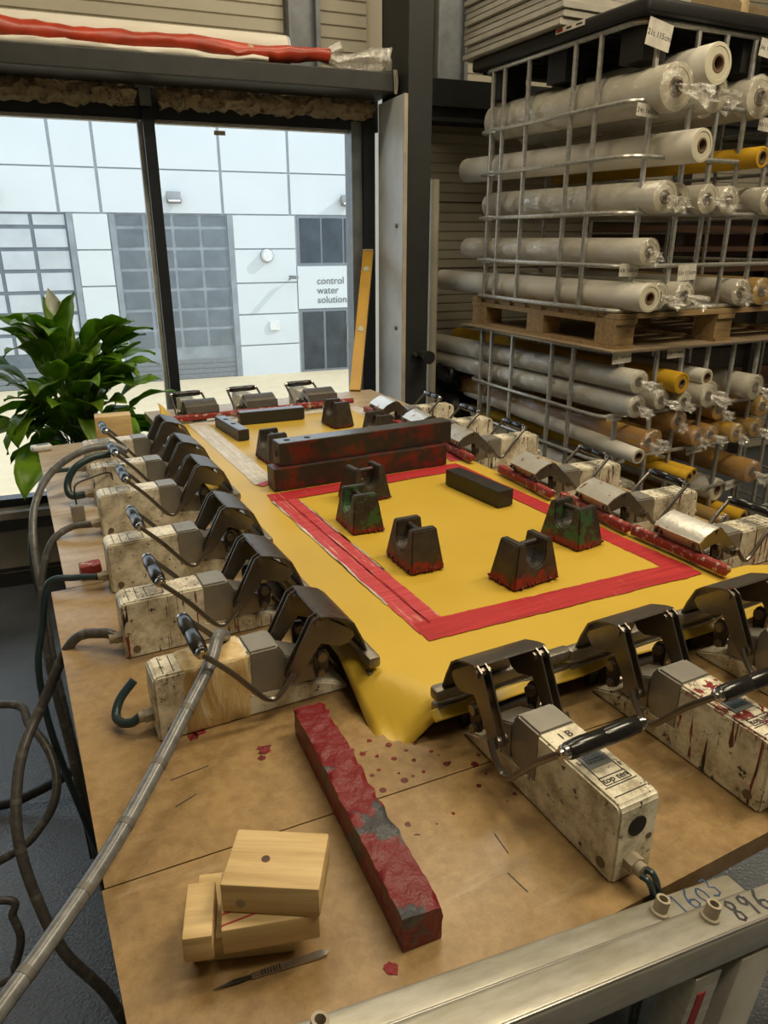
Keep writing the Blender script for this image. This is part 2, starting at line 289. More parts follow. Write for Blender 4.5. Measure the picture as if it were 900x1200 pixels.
# ------------------------------------------------------------------ geometry helpers
class MB:
    def __init__(s): s.bm = bmesh.new()
    def box(s, c, d, rot=None, bev=0.0, seg=2):
        t = bmesh.new(); bmesh.ops.create_cube(t, size=1)
        bmesh.ops.scale(t, vec=d, verts=t.verts)
        if bev: bmesh.ops.bevel(t, geom=list(t.edges), offset=bev, segments=seg, affect='EDGES', profile=0.5)
        mt = Matrix.Translation(c) @ (rot if rot is not None else Matrix.Identity(4))
        bmesh.ops.transform(t, matrix=mt, verts=t.verts); s._add(t); return s
    def _add(s, t):
        me = bpy.data.meshes.new('t'); t.to_mesh(me); t.free(); s.bm.from_mesh(me); bpy.data.meshes.remove(me)
    def cyl(s, a, b, r, r2=None, seg=16, caps=True):
        a, b = Vector(a), Vector(b); d = b - a
        t = bmesh.new(); bmesh.ops.create_cone(t, cap_ends=caps, segments=seg, radius1=r, radius2=r if r2 is None else r2, depth=d.length)
        mt = Matrix.Translation((a + b) / 2) @ d.to_track_quat('Z', 'Y').to_matrix().to_4x4()
        bmesh.ops.transform(t, matrix=mt, verts=t.verts); s._add(t); return s
    def tube(s, pts, r, seg=8, caps=True, closed=False, wob=0):
        pts = [Vector(p) for p in pts]; n = len(pts); rings = []
        up = None
        for i, p in enumerate(pts):
            if closed: t = (pts[(i + 1) % n] - pts[i - 1]).normalized()
            else: t = ((pts[min(i + 1, n - 1)]) - pts[max(i - 1, 0)]).normalized()
            if up is None: up = Vector((0, 0, 1)) if abs(t.z) < 0.9 else Vector((1, 0, 0))
            x = t.cross(up).normalized(); y = x.cross(t).normalized(); up = y
            rr = r(i / (n - 1)) if callable(r) else r
            rings.append([s.bm.verts.new(p + (x * math.cos(2 * math.pi * k / seg) + y * math.sin(2 * math.pi * k / seg)) * rr * (1 + (random.uniform(-wob, wob) if wob else 0))) for k in range(seg)])
        for i in range(n if closed else n - 1):
            a, b = rings[i], rings[(i + 1) % n]
            for k in range(seg): s.bm.faces.new((a[k], a[(k + 1) % seg], b[(k + 1) % seg], b[k]))
        if caps and not closed:
            s.bm.faces.new(rings[0][::-1]); s.bm.faces.new(rings[-1])
        return s
    def lathe(s, prof, seg=24, caps=False):          # prof: (r, z) about local z
        rings = [[s.bm.verts.new((r * math.cos(2 * math.pi * k / seg), r * math.sin(2 * math.pi * k / seg), z)) for k in range(seg)] for r, z in prof]
        for a, b in zip(rings, rings[1:]):
            for k in range(seg): s.bm.faces.new((a[k], a[(k + 1) % seg], b[(k + 1) % seg], b[k]))
        if caps: s.bm.faces.new(rings[0][::-1]); s.bm.faces.new(rings[-1])
        return s
    def prism(s, poly, y0, y1, axis='y', bev=0):      # poly in (x,z) extruded along y (or (y,z) along x, (x,y) along z)
        t = bmesh.new()
        f = {'y': lambda p, h: (p[0], h, p[1]), 'x': lambda p, h: (h, p[0], p[1]), 'z': lambda p, h: (p[0], p[1], h)}[axis]
        A = [t.verts.new(f(p, y0)) for p in poly]; B = [t.verts.new(f(p, y1)) for p in poly]; n = len(poly)
        t.faces.new(A); t.faces.new(B[::-1])
        for i in range(n): t.faces.new((A[i], B[i], B[(i + 1) % n], A[(i + 1) % n]))
        bmesh.ops.recalc_face_normals(t, faces=t.faces)
        if bev: bmesh.ops.bevel(t, geom=list(t.edges), offset=bev, segments=2, affect='EDGES')
        s._add(t); return s
    def grid(s, nu, nv, fn):
        V = [[s.bm.verts.new(fn(i / nu, j / nv)) for j in range(nv + 1)] for i in range(nu + 1)]
        for i in range(nu):
            for j in range(nv): s.bm.faces.new((V[i][j], V[i + 1][j], V[i + 1][j + 1], V[i][j + 1]))
        return s
    def jitter(s, amp, sc=30, seed=0):
        for v in s.bm.verts:
            q = v.co * sc + Vector((seed, seed * 1.7, 0)); v.co += Vector((noise.noise(q), noise.noise(q + Vector((31, 0, 0))), noise.noise(q + Vector((0, 47, 0))))) * amp
        return s
    def subdiv(s, n):
        bmesh.ops.subdivide_edges(s.bm, edges=list(s.bm.edges), cuts=n, use_grid_fill=True); return s
    def build(s, name, mat, parent=None, smooth=True, loc=None, rot=None, ang=40, label=None):
        bmesh.ops.recalc_face_normals(s.bm, faces=s.bm.faces)
        me = bpy.data.meshes.new(name); s.bm.to_mesh(me); s.bm.free()
        me.materials.append(M[mat] if isinstance(mat, str) else mat)
        if smooth:
            me.shade_smooth()
            try: me.set_sharp_from_angle(angle=R(ang))
            except Exception: pass
        o = bpy.data.objects.new(name, me); COL.objects.link(o)
        if parent: o.parent = parent
        if loc is not None: o.location = loc
        if rot is not None: o.rotation_euler = rot
        if label: o['label'] = label
        return o
def empty(name, loc=(0, 0, 0), rz=0, label=None, cat=None, group=None, kind=None):
    o = bpy.data.objects.new(name, None); COL.objects.link(o); o.location = loc; o.rotation_euler = (0, 0, rz); o.empty_display_size = 0.05
    return tag(o, label, cat, group, kind)
def tag(o, label=None, cat=None, group=None, kind=None):
    if label: o['label'] = label
    if cat: o['category'] = cat
    if group: o['group'] = group
    if kind: o['kind'] = kind
    return o
def kids(o): return [c for c in bpy.data.objects if c.parent is o]
def copy_tree(o, parent=None, table=None):
    if table is None:
        table = {}
        for c in bpy.data.objects:
            if c.parent: table.setdefault(c.parent.name, []).append(c)
    c = o.copy(); COL.objects.link(c); c.parent = parent
    for ch in table.get(o.name, []): copy_tree(ch, c, table)
    return c
def bez(pts, n=8):
    P = [Vector(p) for p in pts]; P = [P[0] * 2 - P[1]] + P + [P[-1] * 2 - P[-2]]; out = []
    for i in range(1, len(P) - 2):
        a, b, c, d = P[i - 1:i + 3]
        for k in range(n):
            t = k / n; out.append(0.5 * ((2 * b) + (c - a) * t + (2 * a - 5 * b + 4 * c - d) * t * t + (3 * b - a - 3 * c + d) * t ** 3))
    out.append(P[-2]); return out
_dg = None
def text(name, body, size, mat, parent, loc, rot, ext=0.0004, align='CENTER', sx=1.0):
    cu = bpy.data.curves.new('txt', 'FONT'); cu.body = body; cu.size = size; cu.extrude = ext; cu.align_x = align; cu.align_y = 'CENTER'; cu.resolution_u = 3
    t = bpy.data.objects.new('txt', cu); COL.objects.link(t)
    bpy.context.view_layer.update()
    me = bpy.data.meshes.new_from_object(t.evaluated_get(bpy.context.evaluated_depsgraph_get()))
    bpy.data.objects.remove(t); bpy.data.curves.remove(cu)
    me.name = name; me.materials.clear(); me.materials.append(M[mat])
    o = bpy.data.objects.new(name, me); COL.objects.link(o); o.parent = parent; o.location = loc; o.rotation_euler = rot; o.scale = (sx, 1, 1)
    return o

# ================================================================== THE BUILDING (wall frame)
def wall_obj(mb, name, mat, label=None, kind='structure', parent=None, smooth=False):
    o = mb.build(name, mat, parent, smooth=smooth)
    if parent is None: o.rotation_euler = (0, 0, WALL)
    if kind: o['kind'] = kind
    if label: o['label'] = label
    return o
wall_obj(MB().box((1.5, 0.2, -0.05), (8.4, 8.0, 0.1)), 'floor', 'epoxy_floor', 'blue grey textured resin floor beside the table')
wall_obj(MB().box((1.5, 0.3, 4.65), (8.4, 8.4, 0.1)), 'ceiling', 'ceiling_mat', 'plain workshop ceiling above')
wall_obj(MB().box((-2.65, 0, 2.3), (0.1, 7.8, 4.6)), 'wall_left', 'plaster', 'plain workshop side wall')
wall_obj(MB().box((5.65, 0.25, 2.3), (0.1, 8.3, 4.6)), 'wall_right', 'plaster', 'plain workshop wall on the rack side')
wall_obj(MB().box((1.5, -3.85, 2.3), (8.4, 0.1, 4.6)), 'wall_front', 'plaster', 'plain workshop wall behind the viewer')
# window wall: solid below, beside and above the opening, with ribbed cladding panels as parts
wb = MB().box((-0.55, 3.76, 3.42), (4.3, 0.12, 2.36)); wb.box((3.6, 4.21, 2.3), (4.2, 0.12, 4.6)); wb.box((1.55, 3.98, 2.3), (0.10, 0.50, 4.6)); wb.box((-0.6, 3.76, 0.17), (4.1, 0.12, 0.35))
wall = wall_obj(wb, 'wall_back', 'cladding', 'beige workshop wall with the wide window and ribbed cladding')
def clad(x0, x1, z0, z1, dy=0.0):
    pts = []; z = z0; n = max(1, round((z1 - z0) / 0.052)); h = (z1 - z0) / n
    pts.append((3.70, z0))
    for i in range(n): a = z0 + i * h; pts += [(3.665, a + 0.004), (3.665, a + h - 0.006), (3.672, a + h - 0.004), (3.672, a + h)]
    pts.append((3.70, z1))
    MB().prism([(p_ + dy, q_) for p_, q_ in pts], x0, x1, 'x').build('cladding_panel', 'cladding', wall, smooth=False)
for x0, x1, zs in ((-1.6, 0.96, (2.26, 2.62, 2.98, 3.34)), (1.1, 1.35, (2.26, 2.62, 2.98, 3.34)), (1.61, 1.88, (2.26, 2.62, 2.98, 3.34)), (2.08, 3.2, (2.26, 2.62, 2.98, 3.34)), (3.2, 5.5, (2.26, 2.62, 2.98, 3.34)),
                   (1.61, 2.9, (0.03, 0.35, 0.70, 1.05, 1.40, 1.76, 2.12)), (2.9, 5.5, (0.03, 0.35, 0.70, 1.05, 1.40, 1.76, 2.12))):
    for a, b_ in zip(zs, zs[1:]): clad(x0, x1, a, b_ - 0.003, 0.0 if x0 < 1.2 else 0.45)
for x0, x1, dy in ((0.975, 1.10, 0), (1.90, 2.06, 0.45)):
    t = MB().box(((x0 + x1) / 2, 3.66 + dy, 2.9), (x1 - x0, 0.05, 1.3)); t.box((x0, 3.63 + dy, 2.9), (0.012, 0.06, 1.3)).box((x1, 3.63 + dy, 2.9), (0.02, 0.07, 1.3))
    t.build('cladding_post', 'frame_grey', wall, smooth=False)
# low wall under the sill
wall_obj(MB().box((-0.6, 3.66, 0.185), (3.9, 0.08, 0.37)), 'trim_1', 'wall_low', 'beige panel of the low wall under the window sill')
wall_obj(MB().box((-0.6, 3.612, 0.315), (3.9, 0.012, 0.075)), 'trim_2', 'band_grey', 'grey band just under the window sill')
wall_obj(MB().box((-0.6, 3.605, 0.03), (3.9, 0.02, 0.06)).box((-0.6, 3.60, 0.085), (3.9, 0.012, 0.014)), 'baseboard_back', 'skirt', 'black skirting at the foot of the low wall')
wall_obj(MB().box((-0.62, 3.60, 0.385), (3.9, 0.20, 0.035), bev=0.004), 'trim_3', 'sill', 'pale wooden window sill')
# window frames
win = empty('window_1', (0, 0, 0), WALL, 'wide dark framed shop window in two lights', kind='structure')
def wpart(name, mat, *boxes, bev=0.0):
    t = MB()
    for c, d in boxes: t.box(c, d, bev=bev)
    return t.build(name, mat, win, smooth=False)
YF = 3.62
wpart('head_rail', 'frame_dark', ((-0.55, YF, 2.063), (3.7, 0.08, 0.055)))
wpart('mullion', 'frame_dark', ((0.334, YF - 0.03, 1.24), (0.046, 0.12, 1.66)))
wpart('bottom_rail', 'frame_dark', ((-0.55, YF, 0.42), (3.7, 0.07, 0.04)))
wpart('pane_trim', 'white_plastic', ((0.302, YF + 0.01, 1.23), (0.016, 0.05, 1.6)), ((-0.8, YF + 0.01, 2.031), (2.2, 0.04, 0.010)), ((0.79, YF + 0.01, 2.031), (0.88, 0.04, 0.010)))
wpart('jamb', 'frame_grey', ((1.262, YF, 1.24), (0.05, 0.10, 1.66)))
wpart('jamb', 'frame_dark', ((1.315, YF - 0.02, 1.1), (0.054, 0.12, 2.1)))
wpart('jamb', 'frame_dark', ((-2.2, YF, 1.24), (0.3, 0.10, 1.66)))
wpart('glass', 'glass_pane', ((-0.87, 3.655, 1.23), (2.36, 0.006, 1.60)))
wpart('glass', 'glass_pane', ((0.80, 3.655, 1.23), (0.89, 0.006, 1.60)))
wpart('window_sticker', 'paper', ((0.645, 3.648, 2.005), (0.05, 0.002, 0.018)))
wpart('mullion_bracket', 'frame_grey', ((0.33, 3.56, 2.115), (0.045, 0.05, 0.07)), ((0.33, 3.56, 2.15), (0.075, 0.05, 0.012)))
wall_obj(MB().box((-0.55, 3.68, 2.12), (3.9, 0.06, 0.16)), 'trim_4', 'frame_dark', 'dark board behind the insulation above the window')
# steel beam and columns
bm_ = MB().box((-0.2, 3.42, 2.19), (3.12, 0.24, 0.072), bev=0.004)
wall_obj(bm_, 'trim_5', 'beam_dark', 'dark grey steel beam running above the window')
wall_obj(MB().box((3.55, 4.01, 2.245), (3.88, 0.14, 0.20)).box((3.55, 3.93, 2.155), (3.88, 0.03, 0.02)).box((3.55, 3.93, 2.22), (3.88, 0.03, 0.012)), 'trim_6', 'column_dark', 'dark steel beam behind the wire cages')
cl = MB().box((1.42, 3.21, 2.3), (0.11, 0.014, 4.6)).box((1.42, 3.50, 2.3), (0.11, 0.014, 4.6)).box((1.42, 3.355, 2.3), (0.012, 0.29, 4.6)).box((1.372, 3.355, 2.3), (0.01, 0.28, 4.6))
wall_obj(cl, 'trim_7', 'column_dark', 'tall dark steel column beside the window')
rp = empty('reveal_panel', (0, 0, 0), WALL, 'pale grey boxed panel standing at the window side of the dark column', 'panel')
MB().box((1.352, 3.352, 1.07), (0.016, 0.30, 2.13), bev=0.002).build('board', 'white_panel', rp, smooth=False)
MB().box((1.352, 3.199, 1.07), (0.018, 0.006, 2.13)).build('edge_strip', 'sill', rp, smooth=False)
for z in (1.62, 1.17, 0.75):
    MB().cyl((1.335, 3.27, z), (1.345, 3.27, z), 0.009, seg=12).build('fixing_screw', 'bolt', rp)
fl = MB()
for x0, x1 in ((-1.7, 0.29), (0.38, 1.33)):
    n = int((x1 - x0) / 0.02)
    fl.tube([(x0 + (x1 - x0) * i / n, 3.555 + 0.01 * noise.noise(Vector((i * .4, 0, 0))), 2.118 + 0.012 * noise.noise(Vector((i * .3, 5, 0)))) for i in range(n + 1)], 0.040, seg=14)
fl.jitter(0.022, 40, 3).jitter(0.012, 95, 9)
tag(fl.build('insulation_wool', 'fluff', None, rot=(0, 0, WALL)), 'brown fluffy insulation wool stuffed above the window under the beam', 'insulation', kind='stuff')
# dark hook and box on column foot
o = empty('pipe_stub', (0, 0, 0), WALL, 'black pipe stub with a knob low on the dark column', 'pipe')
MB().cyl((1.44, 3.20, 1.05), (1.44, 3.12, 1.05), 0.024, seg=20).cyl((1.44, 3.12, 1.05), (1.44, 3.10, 1.05), 0.030, seg=20).build('stub', 'black_plastic', o)
MB().cyl((1.405, 3.20, 1.055), (1.405, 3.17, 1.055), 0.008).build('knob', 'bolt', o)

# ---- things on the beam
o = empty('fabric_roll', (0, 0, 0), WALL, 'large pale fabric roll lying along the top of the beam', 'roll', 'rolls stored on the beam over the window')
MB().cyl((-1.5, 3.44, 2.29), (0.905, 3.44, 2.292), 0.062, seg=28).build('fabric', 'roll_white', o)
MB().cyl((0.905, 3.44, 2.292), (0.915, 3.44, 2.292), 0.064, 0.060, seg=28).build('end_cap', 'white_panel', o)
o = empty('fabric_roll', (0, 0, 0), WALL, 'long crumpled red roll with a tan tape band lying along the beam', 'roll', 'rolls stored on the beam over the window')
pts = [(-1.5 + 2.56 * i / 60, 3.340 + 0.006 * math.sin(i * .6), 2.268 + 0.005 * math.sin(i * .45) + (0.012 if i < 26 else 0)) for i in range(61)]
MB().tube(pts, lambda t: 0.048 - 0.022 * t, seg=16).jitter(0.010, 26).build('fabric', 'red_roll', o)
MB().cyl((0.70, 3.345, 2.262), (0.745, 3.345, 2.262), 0.031, seg=20).build('tape_band', 'tape_tan', o)
MB().tube([(1.05, 3.345, 2.26), (1.10, 3.345, 2.255), (1.2, 3.345, 2.262), (1.26, 3.34, 2.27), (1.33, 3.34, 2.272)], lambda t: 0.018 + 0.03 * t, seg=14).jitter(0.02, 40).build('film_end', 'film_tail', o)
MB().tube([(0.92, 3.36, 2.25), (0.98, 3.36, 2.27), (1.04, 3.36, 2.275), (1.12, 3.37, 2.31)], lambda t: 0.010 + 0.02 * t, seg=10).jitter(0.012, 50).build('film_flap', 'film_tail', o)
ws = MB().tube([(-1.5 + 2.3 * i / 40, 3.318, 2.236 + 0.004 * math.sin(i)) for i in range(41)], lambda t: 0.02 - 0.009 * t, seg=10).jitter(0.01, 30)
tag(ws.build('cloth_strip', 'roll_white', None, rot=(0, 0, WALL)), 'flat cream cloth strip under the red roll at the beam edge', 'cloth')
tw = MB()
for i in range(3): tw.tube(bez([(1.335 + i * .006, 3.292, 2.235), (1.337 + i * .007, 3.287, 2.19), (1.340 + i * .004, 3.291, 2.145)], 5), 0.0022, seg=5)
tag(tw.build('hanging_string', 'tube_white', None, rot=(0, 0, WALL)), 'loop of pale string hanging over the beam end', 'string')

# ---- opposite building
fac = empty('building', (0, 0, 0), WALL, 'sunlit white panelled industrial building across the yard', 'building')
FY = 23.0
cols = [(-9.0, -1.55 - 1.75), (-0.10, 0.85), (4.25, 6.15)]
def fbox(name, mat, x0, x1, z0, z1, y=0.0, th=0.12, parent=None, bev=0): 
    return MB().box(((x0 + x1) / 2, FY + y + th / 2, (z0 + z1) / 2), (x1 - x0, th, z1 - z0)).build(name, mat, parent or fac, smooth=False)
GZ = -2.5
fbox('facade_core', 'facade_joint', -9, 16, GZ, 6.2, 0.06, 0.2)
# panels, 4 cm joints
zr = [(2.22, 3.32), (3.36, 4.50), (4.54, 6.2)]
xs = [(-9, -2.9), (-2.9, -0.12), (-0.06, 0.84), (0.90, 4.30), (4.36, 6.13), (6.19, 9.2), (9.26, 14)]
xj = [(-9, -3.0), (-2.95, -0.42), (-0.38, 0.66), (0.70, 3.98), (4.02, 5.97), (6.01, 9.2), (9.26, 14)]
for k, (z0, z1) in enumerate(zr):
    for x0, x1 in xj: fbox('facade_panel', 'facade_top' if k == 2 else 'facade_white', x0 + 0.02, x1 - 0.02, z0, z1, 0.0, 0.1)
for x0, x1 in ((-0.10, 0.82), (4.27, 6.12)):
    for z0, z1 in ((1.27, 2.18), (0.18 + 0.12, 1.23), (-0.62, 0.26), (-1.55, -0.66), (GZ, -1.59)): fbox('facade_panel', 'facade_white', x0, x1, z0, z1)
for x0, x1 in ((-9, -3.9), (9.3, 16)): fbox('facade_panel', 'facade_white', x0, x1, GZ, 2.18)
def roller(x0, x1, label_mat, panecols, rows=7):
    fbox('roller_door_back', 'door_bar' if label_mat == 'door_pane_light' else 'door_grey', x0 - 0.04, x1 + 0.04, GZ, 2.2, 0.05, 0.03)
    fbox('door_jamb', 'door_grey', x0 - 0.05, x0 + 0.10, GZ, 2.2, 0.0, 0.06); fbox('door_jamb', 'door_grey', x1 - 0.12, x1 + 0.05, GZ, 2.2, 0.0, 0.06)
    H = 4.7 / (rows + 1.3)
    for r in range(rows + 1):
        zb = 2.2 - (r + 1) * H + (0.35 * H if r == 0 else 0.35 * H)
        zt = zb + (H if r else 0.65 * H)
        if r == 0: zb = 2.2 - 0.65 * H; zt = 2.2
        else: zt = 2.2 - (r - 1) * H - 0.65 * H; zb = zt - H
        if zb < GZ + 0.5: break
        w = (x1 - x0 - 0.22) / panecols
        for c_ in range(panecols):
            a = x0 + 0.1 + c_ * w
            fbox('door_pane', label_mat, a + 0.05, a + w - 0.05, zb + 0.06, zt - 0.04, 0.035, 0.012)
    for k in range(4): fbox('door_slat', 'frame_grey', x0 + 0.1, x1 - 0.12, GZ + 0.02 + k * 0.15, GZ + 0.02 + k * 0.15 + 0.13, 0.03, 0.02)
roller(-3.9, -0.12, 'door_pane_light', 4); roller(0.90, 4.22, 'door_pane', 4)
# shop front: upper window, white sign panel, glazed door
fbox('window_frame', 'frame_grey', 6.2, 9.1, 0.78, 2.18, 0.02, 0.06)
for i in range(4): fbox('window_pane', 'dark_pane', 6.27 + i * 0.71, 6.27 + i * 0.71 + 0.65, 0.84, 2.12, 0.0, 0.03)
sg = fbox('sign_panel', 'facade_white', 6.15, 9.2, -0.52, 0.74, -0.01, 0.1)
fbox('door_frame', 'frame_grey', 6.2, 9.1, GZ, -0.56, 0.02, 0.06)
for i in range(4): fbox('door_glass', 'dark_pane', 6.27 + i * 0.76, 6.27 + i * 0.76 + 0.68, GZ + 0.08, -0.62, 0.0, 0.03)
fbox('door_handle', 'alu', 7.72, 7.76, -1.6, -1.1, -0.05, 0.03)
for i, wd in enumerate(('control', 'water', 'solutions')):
    text('sign_lettering', wd, 0.30, 'sticker_grey', sg, (6.76, FY - 0.018, 0.30 - i * 0.285), (math.pi / 2, 0, 0), 0.004, 'LEFT')
def flood(x, z, lbl):
    f = empty('flood_lamp', (0, 0, 0), WALL, lbl, 'lamp', 'lamps on the opposite facade')
    MB().box((x, FY - 0.16, z), (0.40, 0.22, 0.26), Matrix.Rotation(R(-25), 4, 'X'), bev=0.02).build('housing', 'lamp_body', f)
    MB().box((x, FY - 0.28, z - 0.03), (0.32, 0.02, 0.18), Matrix.Rotation(R(-25), 4, 'X')).build('lens', 'white_plastic', f)
    MB().box((x, FY - 0.04, z + 0.05), (0.1, 0.1, 0.08)).build('bracket', 'lamp_body', f)
flood(-2.07, 2.62, 'flood lamp over the left roller door'); flood(2.63, 2.62, 'flood lamp over the middle roller door'); flood(7.75, 2.62, 'flood lamp over the shop front window')
f = empty('dome_lamp', (0, 0, 0), WALL, 'round white dome lamp on the facade pier', 'lamp', 'lamps on the opposite facade')
MB().cyl((5.22, FY - 0.01, 1.06), (5.22, FY - 0.16, 1.06), 0.19, 0.15, seg=24).build('dome', 'white_plastic', f); MB().cyl((5.22, FY, 1.06), (5.22, FY - 0.03, 1.06), 0.20, seg=24).build('rim', 'lamp_body', f)
f = empty('security_camera', (0, 0, 0), WALL, 'small camera on a bracket below the dome lamp on the pier', 'camera')
MB().box((5.95, FY - 0.30, 0.44), (0.10, 0.32, 0.10), Matrix.Rotation(R(30), 4, 'Z')).build('housing', 'lamp_body', f); MB().cyl((5.88, FY, 0.36), (5.9, FY - 0.26, 0.42), 0.02).build('bracket', 'lamp_body', f)
tag(MB().box((5.35, FY - 0.03, -1.0), (0.30, 0.06, 0.26)).build('meter_box', 'white_plastic', None, rot=(0, 0, WALL)), 'small white meter box low on the facade pier', 'box')
wall_obj(MB().box((2, 13.4, GZ - 0.05), (40, 19.3, 0.1)), 'floor_yard', 'yard', 'pale sunlit concrete yard outside the window')
wall_obj(MB().box((1.5, 3.9, -1.3), (8.4, 0.15, 2.5)), 'trim_8', 'plaster', 'outer wall below the window')

# ================================================================== TABLE
tb = empty('work_table', (0, 0, 0), 0, 'big workbench topped with stained brown fibreboard under all the clamps', 'table')
def board(x0, x1, y0, y1, th=0.026, zt=ZT):
    return MB().box(((x0 + x1) / 2, (y0 + y1) / 2, zt - th / 2), (x1 - x0, y1 - y0, th), bev=0.0012).build('board', 'mdf', tb, smooth=False)
# near strip with the slightly slanting seam, then the long boards
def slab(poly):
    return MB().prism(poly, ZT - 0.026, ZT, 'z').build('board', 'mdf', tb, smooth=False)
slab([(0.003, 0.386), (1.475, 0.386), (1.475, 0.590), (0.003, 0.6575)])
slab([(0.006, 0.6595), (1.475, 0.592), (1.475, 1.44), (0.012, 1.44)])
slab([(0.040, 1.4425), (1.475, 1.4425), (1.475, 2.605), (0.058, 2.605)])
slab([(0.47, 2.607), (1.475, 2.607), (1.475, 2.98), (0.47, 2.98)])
for x in (0.15, 1.35):
    for y in (0.55, 1.6, 2.5): MB().box((x, y, 0.44), (0.07, 0.07, 0.88)).build('leg', 'wood_old', tb, smooth=False)
for y in (0.55, 2.5): MB().box((0.75, y, 0.85), (1.2, 0.05, 0.09)).build('rail', 'wood_old', tb, smooth=False)
for x in (0.15, 1.35): MB().box((x, 1.52, 0.85), (0.05, 2.0, 0.09)).build('rail', 'wood_old', tb, smooth=False)
# knife cuts on the board
for a, b_ in (((0.105, 0.795), (0.155, 0.80)), ((0.10, 0.745), (0.128, 0.755)), ((0.42, 0.53), (0.417, 0.50)), ((0.40, 0.478), (0.404, 0.448)), ((0.60, 0.46), (0.575, 0.49)), ((0.15, 1.06), (0.23, 1.075))):
    a, b_ = Vector(a), Vector(b_); d = b_ - a
    MB().box(((a.x + b_.x) / 2, (a.y + b_.y) / 2, ZT + 0.0002), (d.length, 0.0012, 0.0006), Matrix.Rotation(math.atan2(d.y, d.x), 4, 'Z')).build('knife_cut', 'ink', tb, smooth=False)
# patches of dried red glue on the board
def blot(x, y, r, seed, mat='bar_red'):
    t = MB(); n = 14; random.seed(seed)
    P = [(x + r * (0.55 + 0.6 * random.random()) * math.cos(2 * math.pi * k / n), y + r * (0.55 + 0.6 * random.random()) * math.sin(2 * math.pi * k / n)) for k in range(n)]
    t.prism(P, ZT - 0.0003, ZT + 0.0007, 'z').build('glue_spot', mat, tb, smooth=False)
for x, y, r in ((0.231, 0.798, 0.011), (0.222, 0.782, 0.006), (0.151, 0.868, 0.009), (0.163, 0.875, 0.010), (0.235, 0.438, 0.008), (0.335, 0.741, 0.004), (0.345, 0.728, 0.005), (0.36, 0.715, 0.003), (0.31, 0.735, 0.003),
                (0.378, 0.70, 0.004), (0.385, 0.728, 0.005), (0.365, 0.748, 0.004), (0.40, 0.685, 0.0035), (0.35, 0.69, 0.003), (0.325, 0.70, 0.0025), (0.418, 0.715, 0.004), (0.43, 0.69, 0.003), (0.40, 0.66, 0.003), (0.37, 0.672, 0.002), (0.44, 0.66, 0.0025), (0.395, 0.58, 0.0025), (0.47, 0.62, 0.0025)):
    blot(x, y, r, int(x * 1e4))

# ================================================================== YELLOW MESH SHEET
def sheet_z(x, y):
    z = ZS
    z += 0.0012 * noise.noise(Vector((x * 5, y * 4, 0)))
    if y > 2.40 and x < 0.50:                       # turned-up far left corner
        k = min(1, (0.50 - x) / 0.05) * min(1, (y - 2.40) / 0.08); z += 0.075 * k
    if x > 1.16: z += 0.008 * math.sin((x - 1.16) * 24) - (x - 1.16) * 0.05
    if y < 0.735: z -= 0.004 * min(1, (0.735 - y) / 0.02)
    return z
sh = empty('mesh_sheet', (0, 0, 0), 0, 'large taut yellow printing mesh stretched between the clamps', 'mesh sheet')
t = MB()
def lf(y): return 0.405 + 0.06 * (y - 0.88) / 1.7 if y > 0.88 else 0.405
def sf(u, v):
    y = 0.712 + (2.505 - 0.712) * v
    x0 = lf(y) - 0.022; x1 = 1.150 + (0.30 if y < 0.78 else 0.30 * max(0, 1 - (y - 0.78) / 0.05))
    x = x0 + (x1 - x0) * u
    # free near-left corner pulled down towards the board
    z = sheet_z(x, y)
    ax, ay, bx, by = 0.408, 0.850, 0.468, 0.742       # ridge between the two nearest jaws
    d = ((x - ax) * (by - ay) - (y - ay) * (bx - ax)) / math.hypot(bx - ax, by - ay)
    if d > 0 and y < 0.9:
        k = min(1, d / 0.06); z -= 0.052 * k ** 1.2; x -= 0.006 * k; y += 0.004 * k
    return (x, y, z)
t.grid(90, 150, sf)
so = t.build('mesh', 'yellow_mesh', sh)
md = so.modifiers.new('thick', 'SOLIDIFY'); md.thickness = 0.0006
# folded strip of mesh hanging under the near jaws
t = MB().grid(80, 6, lambda u, v: (0.44 + 1.1 * u, 0.712 - 0.016 * v + 0.002 * math.sin(u * 40 + v * 2), 0.968 - 0.010 * v + 0.002 * math.sin(u * 23)))
o = t.build('mesh_hem', 'yellow_mesh', sh); o.modifiers.new('thick', 'SOLIDIFY').thickness = 0.0006
# glue frames printed on the mesh: corner quads with ragged edges, one strip a piece
def strip(p, q, w0, w1, mat, z, seed, name='glue_strip', lab=None):
    p, q = Vector(p), Vector(q); d = (q - p); L = d.length; d.normalize(); nrm = Vector((-d.y, d.x)); n = 70
    def fn(u, v):
        jw = 0.0022 * noise.noise(Vector((u * L * 60, seed, v * 3))) + 0.003 * noise.noise(Vector((u * L * 14, seed + 5, v * 3)))
        je = (0.006 * noise.noise(Vector((v * 9, seed, 2.0)))) * (1 if u > 0.5 else -1) * (1 if u in (0, 1) else 0)
        pos = p + d * (u * L + je) + nrm * (-w0 + (w0 + w1) * v + jw)
        return (pos.x, pos.y, z)
    o = MB().grid(n, 6, fn).build(name, mat, sh, smooth=False, label=lab); return o
zg = ZS + 0.0014
